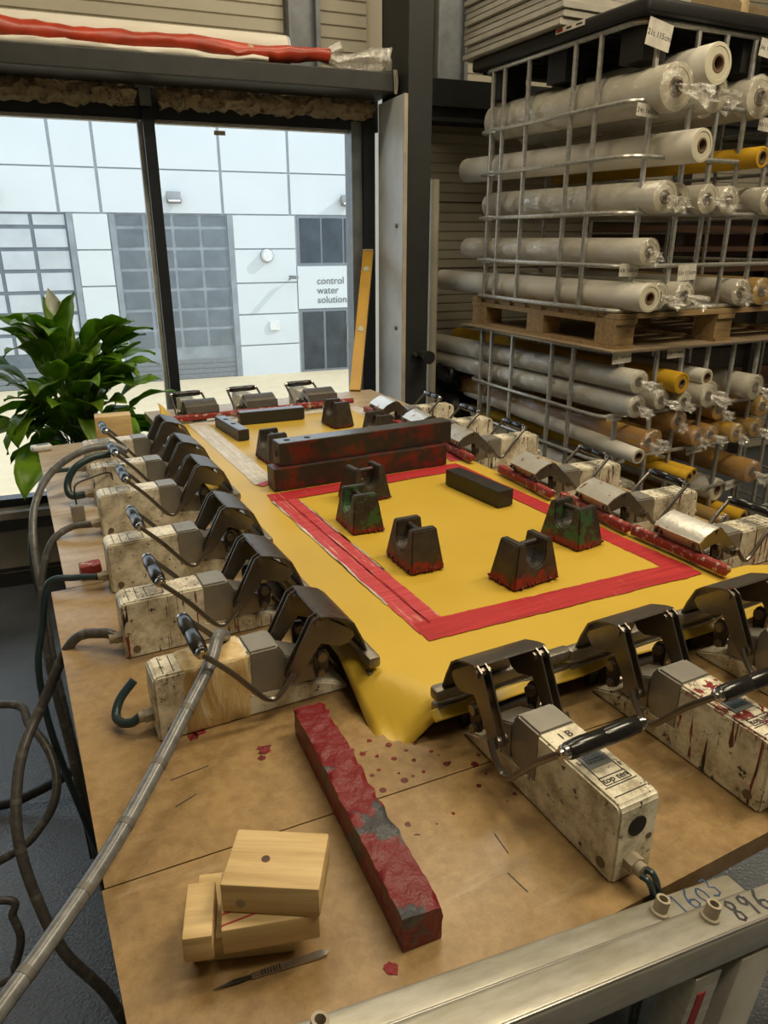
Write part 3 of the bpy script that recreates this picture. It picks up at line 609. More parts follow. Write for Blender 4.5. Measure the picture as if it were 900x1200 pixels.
# outer corners NL(.538,.880) NR(1.143,.856) FR(1.117,1.674) FL(.534,1.654)
strip((0.5557, 0.8869), (0.5557, 1.6219), 0.030, 0.030, 'red_glue_light', zg + 0.0002, 1, lab='pinkish red glue strip streaked with white')
strip((0.5292, 0.8928), (1.1152, 0.8663), 0.030, 0.030, 'red_glue', zg + 0.0005, 2)
strip((1.0956, 0.8624), (1.0682, 1.6660), 0.024, 0.024, 'red_glue', zg, 3)
strip((0.5292, 1.6219), (1.0780, 1.6317), 0.030, 0.030, 'red_glue', zg + 0.0003, 4)
strip((0.5571, 0.9114), (0.5571, 1.5974), 0.0015, 0.0015, 'red_glue', zg + 0.0010, 11)
strip((0.5243, 0.9996), (0.5243, 1.5974), 0.003, 0.001, 'white_glue', zg + 0.0004, 12)
strip((0.5865, 1.1270), (0.5865, 1.5680), 0.001, 0.002, 'white_glue', zg + 0.0008, 13)
strip((0.5586, 1.7395), (0.5586, 2.4696), 0.031, 0.031, 'white_glue', zg, 5, lab='pale dried glue strip of the far frame')
strip((0.5880, 2.4500), (1.1662, 2.4500), 0.020, 0.020, 'white_glue', zg - 0.0003, 6, lab='pale dried glue strip of the far frame')
strip((1.1319, 1.7836), (1.1417, 2.4500), 0.026, 0.022, 'white_glue', zg - 0.0006, 7, lab='pale dried glue strip of the far frame')
strip((1.1123, 1.6856), (1.1270, 1.8032), 0.022, 0.022, 'red_glue_light', zg - 0.0004, 8)
strip((0.5341, 1.7297), (0.5880, 1.7542), 0.014, 0.012, 'red_glue_light', zg + 0.0003, 9)

# ================================================================== CLAMPS
PL = {'apex': (0.228, 0.142)}
def clamp(kind='plain', bar_off=0.0, cover='steel_cover_dark', gripdz=0.0, gripdx=0.0, jaw='jaw_steel', hole=False, hb=0.100, ax=0.0, az=0.0, bx=0.306, bz=0.0665):
    root = empty('stretching_clamp')
    body_mat = {'plain': 'cream_paint', 'drips': 'cream_paint_drips', 'splashed': 'cream_paint_splashed', 'splattered': 'cream_paint_splattered', 'taped': 'cream_paint'}[kind]
    t = MB().prism([(0.0, 0.0), (0.285, 0.0), (0.285, 0.007), (0.245, 0.024), (0.19, 0.034), (0.136, 0.036), (0.136, hb + 0.002), (0.010, hb + 0.002), (0.005, hb + 0.0007), (0.0013, hb - 0.003), (0.0, hb - 0.008)], -0.0285, 0.0285, bev=0.0028)
    bd = t.build('body', body_mat, root)
    t = MB()
    for x in (0.016, 0.030): t.box((x, 0, hb + 0.0021), (0.0012, 0.045, 0.0006))
    for x, w in ((0.045, 0.0012), (0.072, 0.0012)): t.box((x, 0, hb + 0.0021), (w, 0.034, 0.0006))
    for y in (-0.017, 0.017): t.box((0.0585, y, hb + 0.0021), (0.028, 0.0012, 0.0006))
    t.build('top_groove', 'hole_black', bd)
    MB().prism([(0.133, 0.03), (0.180, 0.03), (0.186, 0.05), (0.186, hb - 0.012), (0.176, hb + 0.004), (0.133, hb + 0.004)], -0.0275, 0.0275, bev=0.003).build('steel_block', 'steel_grey_cast', root)
    MB().prism([(0.184, 0.03), (0.232, 0.03), (0.236, 0.062), (0.186, hb - 0.016)], -0.026, 0.026, bev=0.002).build('sloping_cover', 'steel_grey_cast', root)
    for s in (-1, 1):
        MB().cyl((0.018, s * 0.0275, 0.016), (0.018, s * 0.0300, 0.016), 0.0062, seg=14).build('screw', 'bolt', bd)
    # levers: two pairs of bent plates
    prof = [(0.178, 0.060), (0.186, 0.053), (0.196, 0.060), (0.232, 0.106), (0.246, 0.100), (0.262, 0.094), (0.276, 0.096), (0.285, 0.106), (0.282, 0.114), (0.240, 0.146), (0.230, 0.150), (0.219, 0.145), (0.180, 0.072)]
    prof = [(x + ax * (z > 0.08), z + az * min(1, max(0, (z - 0.07) / 0.06))) for x, z in prof]
    prof = [(x, max(z, bz + 0.011) if x > 0.27 else z) for x, z in prof]
    for s in (-1, 1):
        for k, yy in enumerate((0.040, 0.052)):
            MB().prism(prof, s * yy - 0.0011, s * yy + 0.0011).build('lever_plate', 'steel_plate', root, smooth=False)
        for x, z, r in ((0.187, 0.063, 0.0065), (0.229 + ax, 0.139 + az, 0.006), (0.233, 0.083, 0.0075), (0.231, 0.056, 0.006)):
            MB().cyl((x, s * 0.034, z), (x, s * 0.0555, z), r, seg=8).build('pivot_bolt', 'bolt', root)
        MB().prism([(0.222, 0.083), (0.228, 0.094), (0.240, 0.093), (0.246, 0.083), (0.243, 0.058), (0.234, 0.047), (0.224, 0.052)], s * 0.046 - 0.003, s * 0.046 + 0.003).build('link_plate', 'steel_dark', root, smooth=False)
    # folded cover across the levers
    cp = [(0.232 + ax, 0.150 + az), (0.246 + ax, 0.147 + az), (0.272 + ax * .7, 0.137 + az), (0.284 + ax * .5, 0.127 + az * .9), (0.296, bz + 0.034), (bx - 0.002, bz + 0.0105)]
    ci = [(x - 0.0022, z - 0.0022) for x, z in cp][::-1]
    MB().prism(cp + ci, -0.056, 0.056).build('jaw_cover', cover, root)
    # jaws
    y0, y1 = -0.119 + bar_off, 0.119 + bar_off
    t = MB().box((bx, (y0 + y1) / 2, bz), (0.020, y1 - y0, 0.019), bev=0.005)
    if jaw == 'jaw_crust': t.subdiv(3).jitter(0.003, 90, 2)
    t.build('upper_jaw', jaw, root)
    MB().box((bx, (y0 + y1) / 2, 0.0395), (0.020, y1 - y0 - 0.006, 0.020), bev=0.003).build('lower_jaw', 'jaw_steel', root)
    MB().box((bx - 0.014, (y0 + y1) / 2, 0.026), (0.03, 0.09, 0.006)).build('jaw_link', 'steel_dark', root)
    for y in (y0 + 0.055, y1 - 0.055): MB().box((bx, y, 0.0150), (0.012, 0.018, 0.030)).build('jaw_foot', 'steel_dark', root)
    # bail with grip
    gx, gz = 0.063 + gripdx, 0.138 + gripdz
    bail = MB()
    for s in (-1, 1):
        P = bez([(0.186, s * 0.059, 0.072), (0.176, s * 0.060, 0.058), (0.160, s * 0.060, 0.042), (0.146, s * 0.060, 0.044), (0.132, s * 0.060, 0.058), ((gx + .135) / 2, s * 0.0595, (gz + 0.062) / 2), (gx, s * 0.058, gz)], 5)
        bail.tube(P, 0.0042, seg=8)
    bail.cyl((gx, -0.060, gz), (gx, 0.060, gz), 0.004)
    bail.build('handle_bail', 'steel_plate', root)
    gr = MB().lathe([(0.0085, -0.051), (0.0098, -0.049), (0.0112, -0.030), (0.0105, -0.002), (0.0098, 0.0), (0.0105, 0.002), (0.0112, 0.030), (0.0098, 0.049), (0.0085, 0.051)], 20, caps=True)
    g = gr.build('grip', 'grip_black', root, loc=(gx, 0, gz), rot=(R(90), 0, 0))
    for s in (-1, 1):
        MB().lathe([(0.0085, s * 0.0505), (0.0085, s * 0.0555), (0.0055, s * 0.0575), (0.0055, s * 0.061)], 14, caps=True).build('end_cap', 'chrome', g)
    # cable gland
    MB().cyl((0.0, 0.006, 0.026), (-0.012, 0.006, 0.026), 0.011, seg=6).cyl((-0.010, 0.006, 0.026), (-0.020, 0.006, 0.026), 0.008, seg=14).build('cable_gland', 'gland', root)
    if hole:
        MB().cyl((0.002, 0.002, 0.070), (-0.0012, 0.002, 0.070), 0.0125, seg=20).build('port_hole', 'hole_black', bd)
        MB().cyl((0.002, -0.018, 0.048), (-0.001, -0.018, 0.048), 0.004, seg=10).build('port_screw', 'bolt', bd)
        st = MB().box((0.078, 0.0, hb + 0.0024), (0.036, 0.034, 0.0012), bev=0.0004).build('control_sticker', 'sticker_grey', bd)
        t = MB()
        for i in range(5):
            for j in range(5): t.box((0.069 + i * 0.0047, -0.0105 + j * 0.0052, hb + 0.0033), (0.0038, 0.0043, 0.0006))
        t.build('button_grid', 'sticker_blue', st)
        fr = MB()
        for a, b_ in (((0.033, 0), (0.0008, 0.036)), ((0.045, 0), (0.0008, 0.036))): fr.box((a[0], a[1], hb + 0.0023), (b_[0], b_[1], 0.0008))
        for y in (-0.018, 0.018): fr.box((0.039, y, hb + 0.0023), (0.0126, 0.0008, 0.0008))
        fr.build('logo_border', 'ink', bd)
        text('lettering', 'top ten', 0.0115, 'ink', bd, (0.039, 0.0, hb + 0.0026), (0, 0, -math.pi / 2), 0.0002)
        if kind == 'splashed': text('lettering', '1 B', 0.015, 'ink', bd, (0.120, 0.0, hb + 0.0026), (0, 0, -math.pi / 2), 0.0002)
    if kind == 'taped':
        t = MB().box((0.085, 0, 0.0525), (0.094, 0.062, 0.1045), bev=0.006, seg=2); t.subdiv(4); t.jitter(0.003, 60, 4)
        t.build('tape_wrapping', 'masking_tape', root, label='crumpled masking tape wrapped round the box')
    return root
G = 'pneumatic clamps stretching the yellow mesh'
def put(o, x, y, deg, label):
    o.location = (x, y, ZT); o.rotation_euler = (0, 0, R(deg)); tag(o, label, 'clamp', G); return o
protoL = clamp('plain', bar_off=0.04); protoLd = clamp('drips', bar_off=0.04); protoT = clamp('taped', bar_off=0.04)
protoN = clamp('splashed', bar_off=-0.05, hole=True); protoN2 = clamp('splattered', bar_off=-0.05, hole=True)
protoR = clamp('drips', cover='steel_cover', jaw='jaw_crust', gripdz=-0.017, gripdx=0.010, hb=0.086, ax=0.014, az=-0.022, bx=0.285, bz=0.070)
protoF = clamp('plain', cover='steel_cover_dark', jaw='jaw_crust', gripdz=-0.034, gripdx=-0.015, hb=0.086, ax=0.008, az=-0.030, bx=0.306, bz=0.072)
put(protoT, 0.108, 0.905, 0, 'nearest left-side clamp, its box wrapped in crumpled masking tape')
put(protoLd, 0.103, 1.145, 0, 'second left-side clamp, cream box streaked with long red paint runs')
put(protoL, 0.118, 1.405, 0, 'third left-side clamp from the viewer, plain cream box above a black pen')
x4 = put(copy_tree(protoL), 0.143, 1.710, 0, 'fourth left-side clamp, plain cream box beside a small wired steel box')
put(copy_tree(protoLd), 0.155, 1.94, 0, 'fifth left-side clamp, drip-marked cream box under a looping thick hose')
put(copy_tree(protoLd), 0.165, 2.19, 0, 'farthest left-side clamp, next to the upright wooden block')
put(protoN, 0.517, 0.414, 90, 'near-edge clamp marked 1 B, at the corner nearest the viewer')
put(protoN2, 0.748, 0.410, 90, 'near-edge clamp splashed dark red on top, second from the left')
for ch in kids(kids(protoN2)[0]) if False else []: pass
put(copy_tree(protoN2), 0.975, 0.414, 90, 'near-edge clamp third from the left, cut by the right picture edge')
for i, (y, dg, l) in enumerate(((0.918, 180, 'right-side clamp nearest the viewer, at the free corner of the mesh'), (1.140, 176, 'second right-side clamp from the viewer, chipped cream box behind'), (1.390, 176, 'third right-side clamp from the viewer, beside the green weight'),
                            (1.735, 176, 'fourth right-side clamp, beyond the end of the stacked heavy bars'), (1.975, 177, 'fifth right-side clamp, second from the far right corner'), (2.215, 177, 'farthest right-side clamp, in front of the white tube'))):
    put(protoR if i == 0 else copy_tree(protoR), 1.42, y, dg, l)
for i, (x, l) in enumerate(((0.590, 'left of three far-edge clamps, in front of the window mullion'), (0.805, 'middle of three far-edge clamps under the window'), (1.040, 'right of three far-edge clamps, nearest the yellow level'))):
    put(protoF if i == 0 else copy_tree(protoF), x, 2.795, -90, l)
protoR.name = 'stretching_clamp'

# ================================================================== WEIGHTS
GW = 'cast iron block weights holding the mesh down'
def weight(x, y, deg, mat, label, s=1.0):
    o = empty('iron_weight', (x, y, ZS + 0.0022), R(deg), label, 'weight', GW); o.scale = (s, s, s)
    bm = bmesh.new(); n = 12
    # cheek profile in (x,z): tapered block with a round scoop; extruded along y with taper
    L0, L1, W0, W1, H = 0.054, 0.040, 0.036, 0.026, 0.082
    rr = 0.023; cz = 0.060
    prof = [(-L0, 0), (L0, 0), (L0, 0.006), (L1, H), (rr + 0.001, H)]
    for k in range(n + 1):
        a = math.pi * k / n; prof.append((rr * math.cos(a), cz - rr * math.sin(a) * 1.25))
    prof += [(-rr - 0.001, H), (-L1, H), (-L0, 0.006)]
    t = MB().prism(prof, -1, 1)
    for v in t.bm.verts:
        k = v.co.z / H; v.co.y *= (W0 + (W1 - W0) * k)
    bmesh.ops.bevel(t.bm, geom=[e for e in t.bm.edges], offset=0.0022, segments=2, affect='EDGES', clamp_overlap=True)
    for v in t.bm.verts:
        if v.co.z < 0.012:
            q = v.co * 60 + Vector((x * 90, y * 90, 0)); v.co.x *= 1 + 0.05 * abs(noise.noise(q)); v.co.y *= 1 + 0.07 * abs(noise.noise(q + Vector((9, 9, 9))))
    t.build('block', mat, o, smooth=True, ang=30)
    MB().cyl((-0.034, 0, 0.070), (0.034, 0, 0.070), 0.0058, seg=12).build('handle_bar', 'cast_iron', o)
    # glue crust round the foot
    t = MB(); random.seed(int(x * 1000 + y * 77))
    for k in range(46):
        a = random.uniform(0, 2 * math.pi); ex, ey = L0 + 0.001, W0 + 0.001
        c_, s_ = math.cos(a), math.sin(a); q = max(abs(c_), abs(s_)); px_, py_ = ex * c_ / q, ey * s_ / q
        r = random.uniform(0.0015, 0.0035)
        tt = bmesh.new(); bmesh.ops.create_icosphere(tt, subdivisions=1, radius=r); bmesh.ops.translate(tt, vec=(px_, py_, r * 0.6 + random.uniform(0, 0.006)), verts=tt.verts); t._add(tt)
    t.build('glue_crust', 'bar_red', o)['kind'] = 'stuff'
weight(0.801, 0.978, 5, 'iron_red_foot', 'iron weight with red painted foot near the front red strip, bar facing the viewer')
weight(0.656, 1.136, 88, 'iron_red_foot', 'iron weight with crusted foot beside the left red strip')
weight(1.004, 1.082, 96, 'iron_green', 'green-patched iron weight at the right red strip')
weight(0.645, 1.363, 86, 'iron_green', 'green-sided iron weight in front of another, left of centre')
weight(0.735, 1.522, 4, 'iron_plain', 'dark iron weight just in front of the stacked heavy bars')
weight(0.650, 1.942, 93, 'iron_plain', 'dark iron weight beyond the left end of the heavy bars')
weight(1.018, 2.000, 93, 'iron_plain', 'dark iron weight beyond the right half of the heavy bars')
weight(0.980, 2.236, 93, 'iron_plain', 'farthest dark iron weight, near the far edge clamps')

# ================================================================== BARS
GB = 'steel bars weighing the mesh down'
def bar(x0, y0, x1, y1, w, h, z, mat, label, topmat=None, holes=(), rough=0.0, cat='bar', group=GB, name='steel_bar'):
    a, b_ = Vector((x0, y0)), Vector((x1, y1)); d = b_ - a; c_ = (a + b_) / 2
    o = empty(name, (c_.x, c_.y, z), math.atan2(d.y, d.x), label, cat, group)
    t = MB().box((0, 0, h / 2), (d.length, w, h), bev=0.0015)
    if rough:
        t = MB()
        bmx = bmesh.new(); bmesh.ops.create_cube(bmx, size=1); bmesh.ops.subdivide_edges(bmx, edges=list(bmx.edges), cuts=5, use_grid_fill=True)
        bmesh.ops.scale(bmx, vec=(d.length, w, h), verts=bmx.verts); bmesh.ops.translate(bmx, vec=(0, 0, h / 2), verts=bmx.verts); t._add(bmx)
        for i in range(3): bmesh.ops.subdivide_edges(t.bm, edges=[e for e in t.bm.edges if e.calc_length() > 0.011], cuts=1, use_grid_fill=True)
        bmesh.ops.triangulate(t.bm, faces=t.bm.faces)
        for v in t.bm.verts:
            if v.co.z > 0.002:
                q = v.co * 70; dn = Vector((0, v.co.y / w * 2, (v.co.z - h / 2) / h * 2)); v.co += dn * rough * 0.5 * noise.noise(q) + dn * rough * noise.noise(q * 2.6)
    t.build('bar', mat, o, smooth=bool(rough), ang=60)
    if topmat: MB().box((0, 0, h + 0.0004), (d.length - 0.003, w - 0.004, 0.001)).build('bare_top', topmat, o, smooth=False)
    for u in holes:
        MB().cyl((-d.length / 2 + u, 0, h + 0.0002), (-d.length / 2 + u, 0, h + 0.0014), 0.0085, seg=16).build('bolt_hole', 'hole_black', o)
    return o
z0 = ZS + 0.0022
bar(0.554, 1.688, 1.060, 1.692, 0.054, 0.057, z0, 'bar_rust', 'rust red heavy bar at the bottom of the stacked pair')
o = bar(0.576, 1.702, 1.086, 1.712, 0.051, 0.059, z0 + 0.0575, 'bar_rust', 'heavy bar with bare steel top on the stacked pair', 'bar_top_steel', (0.030, 0.085))
MB().cyl((-0.2565, 0.0, 0.028), (-0.255, 0.0, 0.028), 0.008, seg=14).build('end_hole', 'hole_black', o)
bar(0.686, 2.400, 0.913, 2.384, 0.040, 0.040, z0, 'bar_dark', 'black bar lying across in front of the far clamps', 'bar_top_steel')
bar(0.620, 2.398, 0.635, 2.177, 0.036, 0.034, z0, 'bar_dark', 'grey-topped short bar pointing at the viewer near the far left corner', 'bar_top_steel', (0.06, 0.13))
bar(0.986, 1.517, 1.002, 1.309, 0.045, 0.040, z0, 'bar_dark', 'dark block lying beside the right red strip')
bar(0.300, 0.806, 0.273, 0.445, 0.042, 0.042, ZT + 0.001, 'bar_red_top', 'long red glue-crusted bar lying on the bare board', rough=0.003, group=None)
# red crusted blocks beside the left clamps
tag(MB().box((0.092, 1.478, ZT + 0.015), (0.040, 0.030, 0.030), bev=0.002).subdiv(2).jitter(0.002, 60).build('crusted_block', 'jaw_crust'), 'small rust red block at the rear of the third left clamp', 'block')
bx = empty('junction_box', (0.105, 1.835, ZT), 0, 'small grey steel box with bent wire between fourth and fifth left clamps', 'box')
MB().box((0, 0, 0.02), (0.03, 0.035, 0.04), bev=0.003).build('case', 'steel_grey_cast', bx)
MB().tube(bez([(0.0, 0.0, 0.04), (0.0, 0.004, 0.072), (0.01, 0.02, 0.086), (0.05, 0.045, 0.09), (0.092, 0.07, 0.088), (0.10, 0.08, 0.06)], 6), 0.0024, seg=6).build('bent_wire', 'steel_dark', bx)
tag(MB().box((0.30, 2.60 - 0.035, ZT + 0.047), (0.115, 0.06, 0.094), Matrix.Rotation(R(-6), 4, 'Z'), bev=0.003).build('wood_block', 'wood_block'), 'upright wooden block at the far end of the left clamps', 'block')
rm = empty('sensor_puck', (0.068, 2.555, ZT), R(10), 'small white plastic box on the far left table corner', 'box')
MB().box((0, 0, 0.010), (0.062, 0.036, 0.020), bev=0.007, seg=3).build('case', 'white_plastic', rm); MB().box((0.004, 0, 0.0205), (0.034, 0.018, 0.001)).build('window', 'frame_grey', rm)
pn = empty('marker_pen', (0.365, 1.588, ZT), R(16), 'black marker pen lying between second and third left clamps', 'pen')
MB().cyl((-0.062, 0, 0.008), (0.030, 0, 0.008), 0.0075, seg=16).build('barrel', 'grip_black', pn); MB().cyl((0.030, 0, 0.008), (0.066, 0, 0.008), 0.0084, 0.007, seg=16).build('cap', 'black_plastic', pn)

# ================================================================== WOOD BLOCKS, SCALPEL
GK = 'planed wooden blocks stacked on the board'
def wblock(cx, cy, z, l, w, h, deg, label, knot=None, stain=None):
    o = empty('wood_block', (cx, cy, z), R(deg), label, 'block', GK)
    MB().box((0, 0, h / 2), (l, w, h), bev=0.002).build('timber', 'wood_block', o)
    for kx, ky, kz, ax in (knot or ()):
        if ax == 'z': MB().cyl((kx, ky, h - 0.0005), (kx, ky, h + 0.0003), 0.0042, seg=12).build('knot', 'wood_brown', o)
        else: MB().cyl((kx, -w / 2 + 0.0005, kz), (kx, -w / 2 - 0.0003, kz), 0.0045, seg=12).build('knot', 'wood_old', o)
    for sx, sy, sz, dx_, dy_, dz_, an in (stain or ()): MB().box((sx, sy, sz), (dx_, dy_, dz_), Matrix.Rotation(R(an), 4, 'Z')).build('glue_smear', 'red_marks', o)
    return o
wblock(0.128, 0.549, ZT + 0.0005, 0.098, 0.078, 0.030, -20, 'bottom wooden block of the stack on the board')
wblock(0.081, 0.533, ZT + 0.031, 0.027, 0.062, 0.030, -18, 'narrow upright-grained offcut at the left of the wood stack')
wblock(0.145, 0.520, ZT + 0.031, 0.090, 0.068, 0.030, -16, 'middle wooden block with two thin red lines on it', stain=((-0.02, -0.012, 0.0303, 0.05, 0.0014, 0.0006, 10), (-0.018, -0.022, 0.0303, 0.055, 0.0014, 0.0006, 14)))
wblock(0.156, 0.524, ZT + 0.0615, 0.092, 0.068, 0.034, -31, 'top wooden block with a dark knot on its face', knot=((-0.010, -0.002, 0, 'z'), (-0.028, 0, 0.012, 'y')), stain=((-0.0445, -0.031, 0.018, 0.0015, 0.001, 0.02, 0),))
sc = empty('scalpel', (0.134, 0.487, ZT + 0.0015), math.atan2(-0.014, 0.109) , 'steel scalpel lying below the wooden blocks', 'scalpel')
MB().prism([(-0.020, -0.0022), (0.045, -0.0038), (0.052, -0.003), (0.055, 0), (0.052, 0.003), (0.045, 0.0038), (-0.020, 0.0026)], 0.0, 0.0022, 'z').build('handle', 'steel_scalpel', sc, smooth=False)
t = MB()
for k in range(7): t.box((-0.010 + k * 0.0028, 0, 0.0024), (0.001, 0.0062, 0.0008))
t.build('grip_ribs', 'steel_dark', sc)
MB().prism([(-0.020, -0.0015), (-0.020, 0.002), (-0.036, 0.0026), (-0.056, -0.001), (-0.034, -0.0022)], 0.0006, 0.0014, 'z').build('blade', 'steel_dark', sc, smooth=False)

# ================================================================== SCREEN FRAMES LEANING AT THE NEAR EDGE
GF = 'aluminium screen frames standing at the near table edge'
def stroke(parent, paths, z, w, mat, name='handwriting'):
    t = MB()
    for P in paths: t.tube([(x, y, z) for x, y in P], w, seg=5)
    for v in t.bm.verts: v.co.z = z + (v.co.z - z) * 0.2
    return t.build(name, mat, parent)
def digit(ch, ox, oy, s):
    D = {'1': [[(0, .75), (.22, 1), (.22, 0)], [(0, 0), (.45, 0)]], '6': [[(.45, 1), (.15, .7), (0, .35), (.08, .05), (.3, 0), (.5, .15), (.45, .4), (.2, .45), (.04, .3)]],
         '0': [[(.25, .75), (.05, .55), (0, .3), (.12, .05), (.3, 0), (.48, .2), (.5, .5), (.38, .72), (.25, .75)]], '3': [[(0, .95), (.3, 1), (.42, .8), (.2, .55), (.5, .42), (.5, .12), (.25, 0), (0, .08)]],
         '8': [[(.45, .85), (.25, 1), (.05, .85), (.12, .62), (.42, .35), (.4, .08), (.2, 0), (.02, .15), (.12, .42), (.42, .68), (.45, .85)]], '9': [[(.42, .75), (.3, .98), (.08, .92), (.02, .68), (.2, .52), (.42, .7), (.45, .9), (.42, .4), (.35, 0)]], '.': [[(.1, -.18), (.28, -.16)]]}
    return [[(ox + x * s, oy + y * s) for x, y in p] for p in D[ch]]
TILT = R(11.0)
def frame(x0, y0, z0_, L, wd, H_, label):
    o = empty('screen_frame', (x0, y0, z0_), 0, label, 'frame', GF); o.rotation_euler = (0, TILT, 0)    # origin = top right corner
    MB().box((-L / 2, 0, -0.021), (L, wd, 0.042), bev=0.005, seg=3).build('top_rail', 'alu_worn', o)
    MB().box((-L / 2, -wd / 2 + 0.0025, -0.0005), (L - 0.006, 0.003, 0.003), bev=0.001).build('weld_ridge', 'alu', o)
    MB().box((-L / 2, 0, -H_ + 0.021), (L, wd, 0.042), bev=0.004).build('bottom_rail', 'alu_worn', o)
    for x in (-0.020, -L + 0.020): MB().box((x, 0, -H_ / 2), (0.040, wd, H_ - 0.084), bev=0.003).build('stile', 'alu_worn', o)
    return o
def boss(o, x, y, z):
    t = MB().lathe([(0.0095, z - 0.001), (0.0095, z + 0.003), (0.0072, z + 0.004), (0.0072, z + 0.017), (0.0045, z + 0.017), (0.0045, z + 0.004)], 18)
    return t.build('threaded_boss', 'gland', o, loc=(x, y, 0))
f1 = frame(0.622, 0.359, 0.911, 0.86, 0.030, 0.925, 'aluminium screen frame numbered 1603 along the table edge')
boss(f1, -0.128, -0.002, 0.0); boss(f1, -0.503, -0.002, 0.0)
P = []
for i, ch in enumerate('1603'): P += digit(ch, -0.103 + i * 0.0185, -0.013 + i * 0.002, 0.023)
stroke(f1, P, 0.0003, 0.0012, 'ink_blue')
f2 = frame(0.900, 0.321, 0.872, 1.0, 0.036, 0.885, 'aluminium screen frame numbered 896, nearest the viewer')
boss(f2, -0.378, 0.004, 0.0)
P = []
for i, ch in enumerate('896.'): P += digit(ch, -0.348 + i * 0.021, -0.011 + i * 0.001, 0.024)
stroke(f2, P, 0.0003, 0.0018, 'ink')
MB().box((-0.385, -0.0165, -0.32), (0.012, 0.001, 0.50)).build('red_mark', 'red_marks', f2)
MB().box((-0.380, 0, -0.45), (0.040, 0.032, 0.80), bev=0.003).build('stile', 'alu_worn', f2)
MB().box((-0.300, 0, -0.45), (0.060, 0.032, 0.80), bev=0.003).build('stile', 'white_board', f2)
for i in range(3):
    bb = empty('frame_bar', (0.30, 0.359, 0.74 - 0.052 * i), 0, ('upper', 'middle', 'lowest')[i] + ' spare aluminium rail seen through the opening of the front frame', 'bar', 'spare rails stored behind the frames')
    bb.rotation_euler = (0, TILT, 0)
    MB().box((0, 0, 0), (0.70, 0.03, 0.034), bev=0.004).build('rail', 'alu_worn', bb); MB().box((0, -0.0155, 0.004), (0.69, 0.002, 0.004)).build('ridge', 'alu', bb)

# ================================================================== HOSES
GH = 'air hoses of the clamps'
def hose(pts, r, mat, label, bands=True, n=10, name='air_hose', two=False, step=0.07):
    o = empty(name, (0, 0, 0), 0, label, 'hose', GH)
    P = bez(pts, n)
    if two:
        for s in (-1, 1):
            MB().tube([p + Vector((s * r * 0.9, s * r * 0.2, s * r * 0.5)) for p in P], r * 0.85, seg=8).build('hose', mat, o)
    else: MB().tube(P, r, seg=12).build('hose', mat, o)
    if bands:
        acc = 0
        for a, b_ in zip(P, P[1:]):
            acc += (b_ - a).length
            if acc > step:
                acc = 0; d = (b_ - a).normalized(); MB().cyl(a - d * 0.004, a + d * 0.004, r * (1.9 if two else 1.05), seg=12).build('wrap_band', 'hose_band', o)
    return o
hose([(0.098, 1.150, 0.946), (0.075, 1.17, 0.95), (0.028, 1.20, 0.930), (-0.033, 1.195, 0.829), (-0.073, 1.148, 0.781), (-0.093, 1.101, 0.73), (-0.099, 1.059, 0.681), (-0.09, 1.014, 0.614), (-0.063, 0.955, 0.536), (-0.005, 0.90, 0.441), (0.03, 0.86, 0.2), (0.02, 0.8, 0.012)], 0.0085, 'hose_wrapped', 'brown wrapped hose arching off the drip-streaked second left clamp')
hose([(-0.45, 1.6, 0.62), (-0.118, 1.486, 0.672), (-0.068, 1.396, 0.664), (-0.039, 1.312, 0.641), (-0.039, 1.25, 0.608), (-0.071, 1.214, 0.571), (-0.147, 1.201, 0.533), (-0.4, 1.3, 0.42)], 0.008, 'hose_wrapped', 'wrapped hose making a loop at the left picture edge')
hose([(-0.4, 1.25, 0.45), (-0.159, 1.179, 0.466), (-0.143, 1.159, 0.438), (-0.137, 1.141, 0.402), (-0.153, 1.131, 0.359), (-0.182, 1.133, 0.328), (-0.4, 1.2, 0.3)], 0.007, 'hose_wrapped', 'short hose loop low at the left picture edge')
hose([(0.098, 1.412, 0.946), (0.06, 1.43, 0.945), (0.010, 1.447, 0.936), (-0.012, 1.433, 0.860), (-0.033, 1.396, 0.791), (-0.034, 1.357, 0.698), (-0.021, 1.311, 0.605), (-0.003, 1.266, 0.519), (0.03, 1.25, 0.3), (0.03, 1.25, 0.012)], 0.0065, 'hose_green', 'thin dark hose from the third left clamp over the table edge', False)
hose([(0.126, 1.716, 0.946), (0.079, 1.728, 0.942), (0.032, 1.716, 0.915), (-0.002, 1.682, 0.835), (-0.014, 1.63, 0.742), (-0.015, 1.566, 0.646), (-0.006, 1.49, 0.535), (0.0, 1.443, 0.43), (0.02, 1.42, 0.012)], 0.008, 'hose_wrapped', 'wrapped hose from the fourth left clamp bending over the table edge')
hose([(0.265, 2.04, 1.022), (0.23, 2.06, 1.036), (0.149, 2.06, 1.030), (0.066, 2.048, 0.985), (0.014, 2.0, 0.915), (-0.004, 1.929, 0.835), (-0.005, 1.838, 0.731), (-0.007, 1.76, 0.602), (0.0, 1.69, 0.445), (0.02, 1.65, 0.012)], 0.0095, 'hose_silver', 'thick grey hose arching over the far left clamps')
hose([(0.144, 2.196, 0.946), (0.068, 2.13, 0.962), (0.030, 2.06, 0.935), (-0.012, 1.966, 0.819), (-0.012, 1.873, 0.712), (-0.01, 1.75, 0.5), (0.0, 1.7, 0.012)], 0.0065, 'hose_green', 'thin dark hose from the farthest left clamp', False)
hose([(0.215, 2.00, 1.030), (0.17, 1.995, 1.028), (0.125, 1.985, 1.010), (0.10, 1.975, 0.975), (0.102, 1.955, 0.946), (0.135, 1.946, 0.946)], 0.0095, 'hose_green', 'short hooked hose end at the fifth left clamp', False)
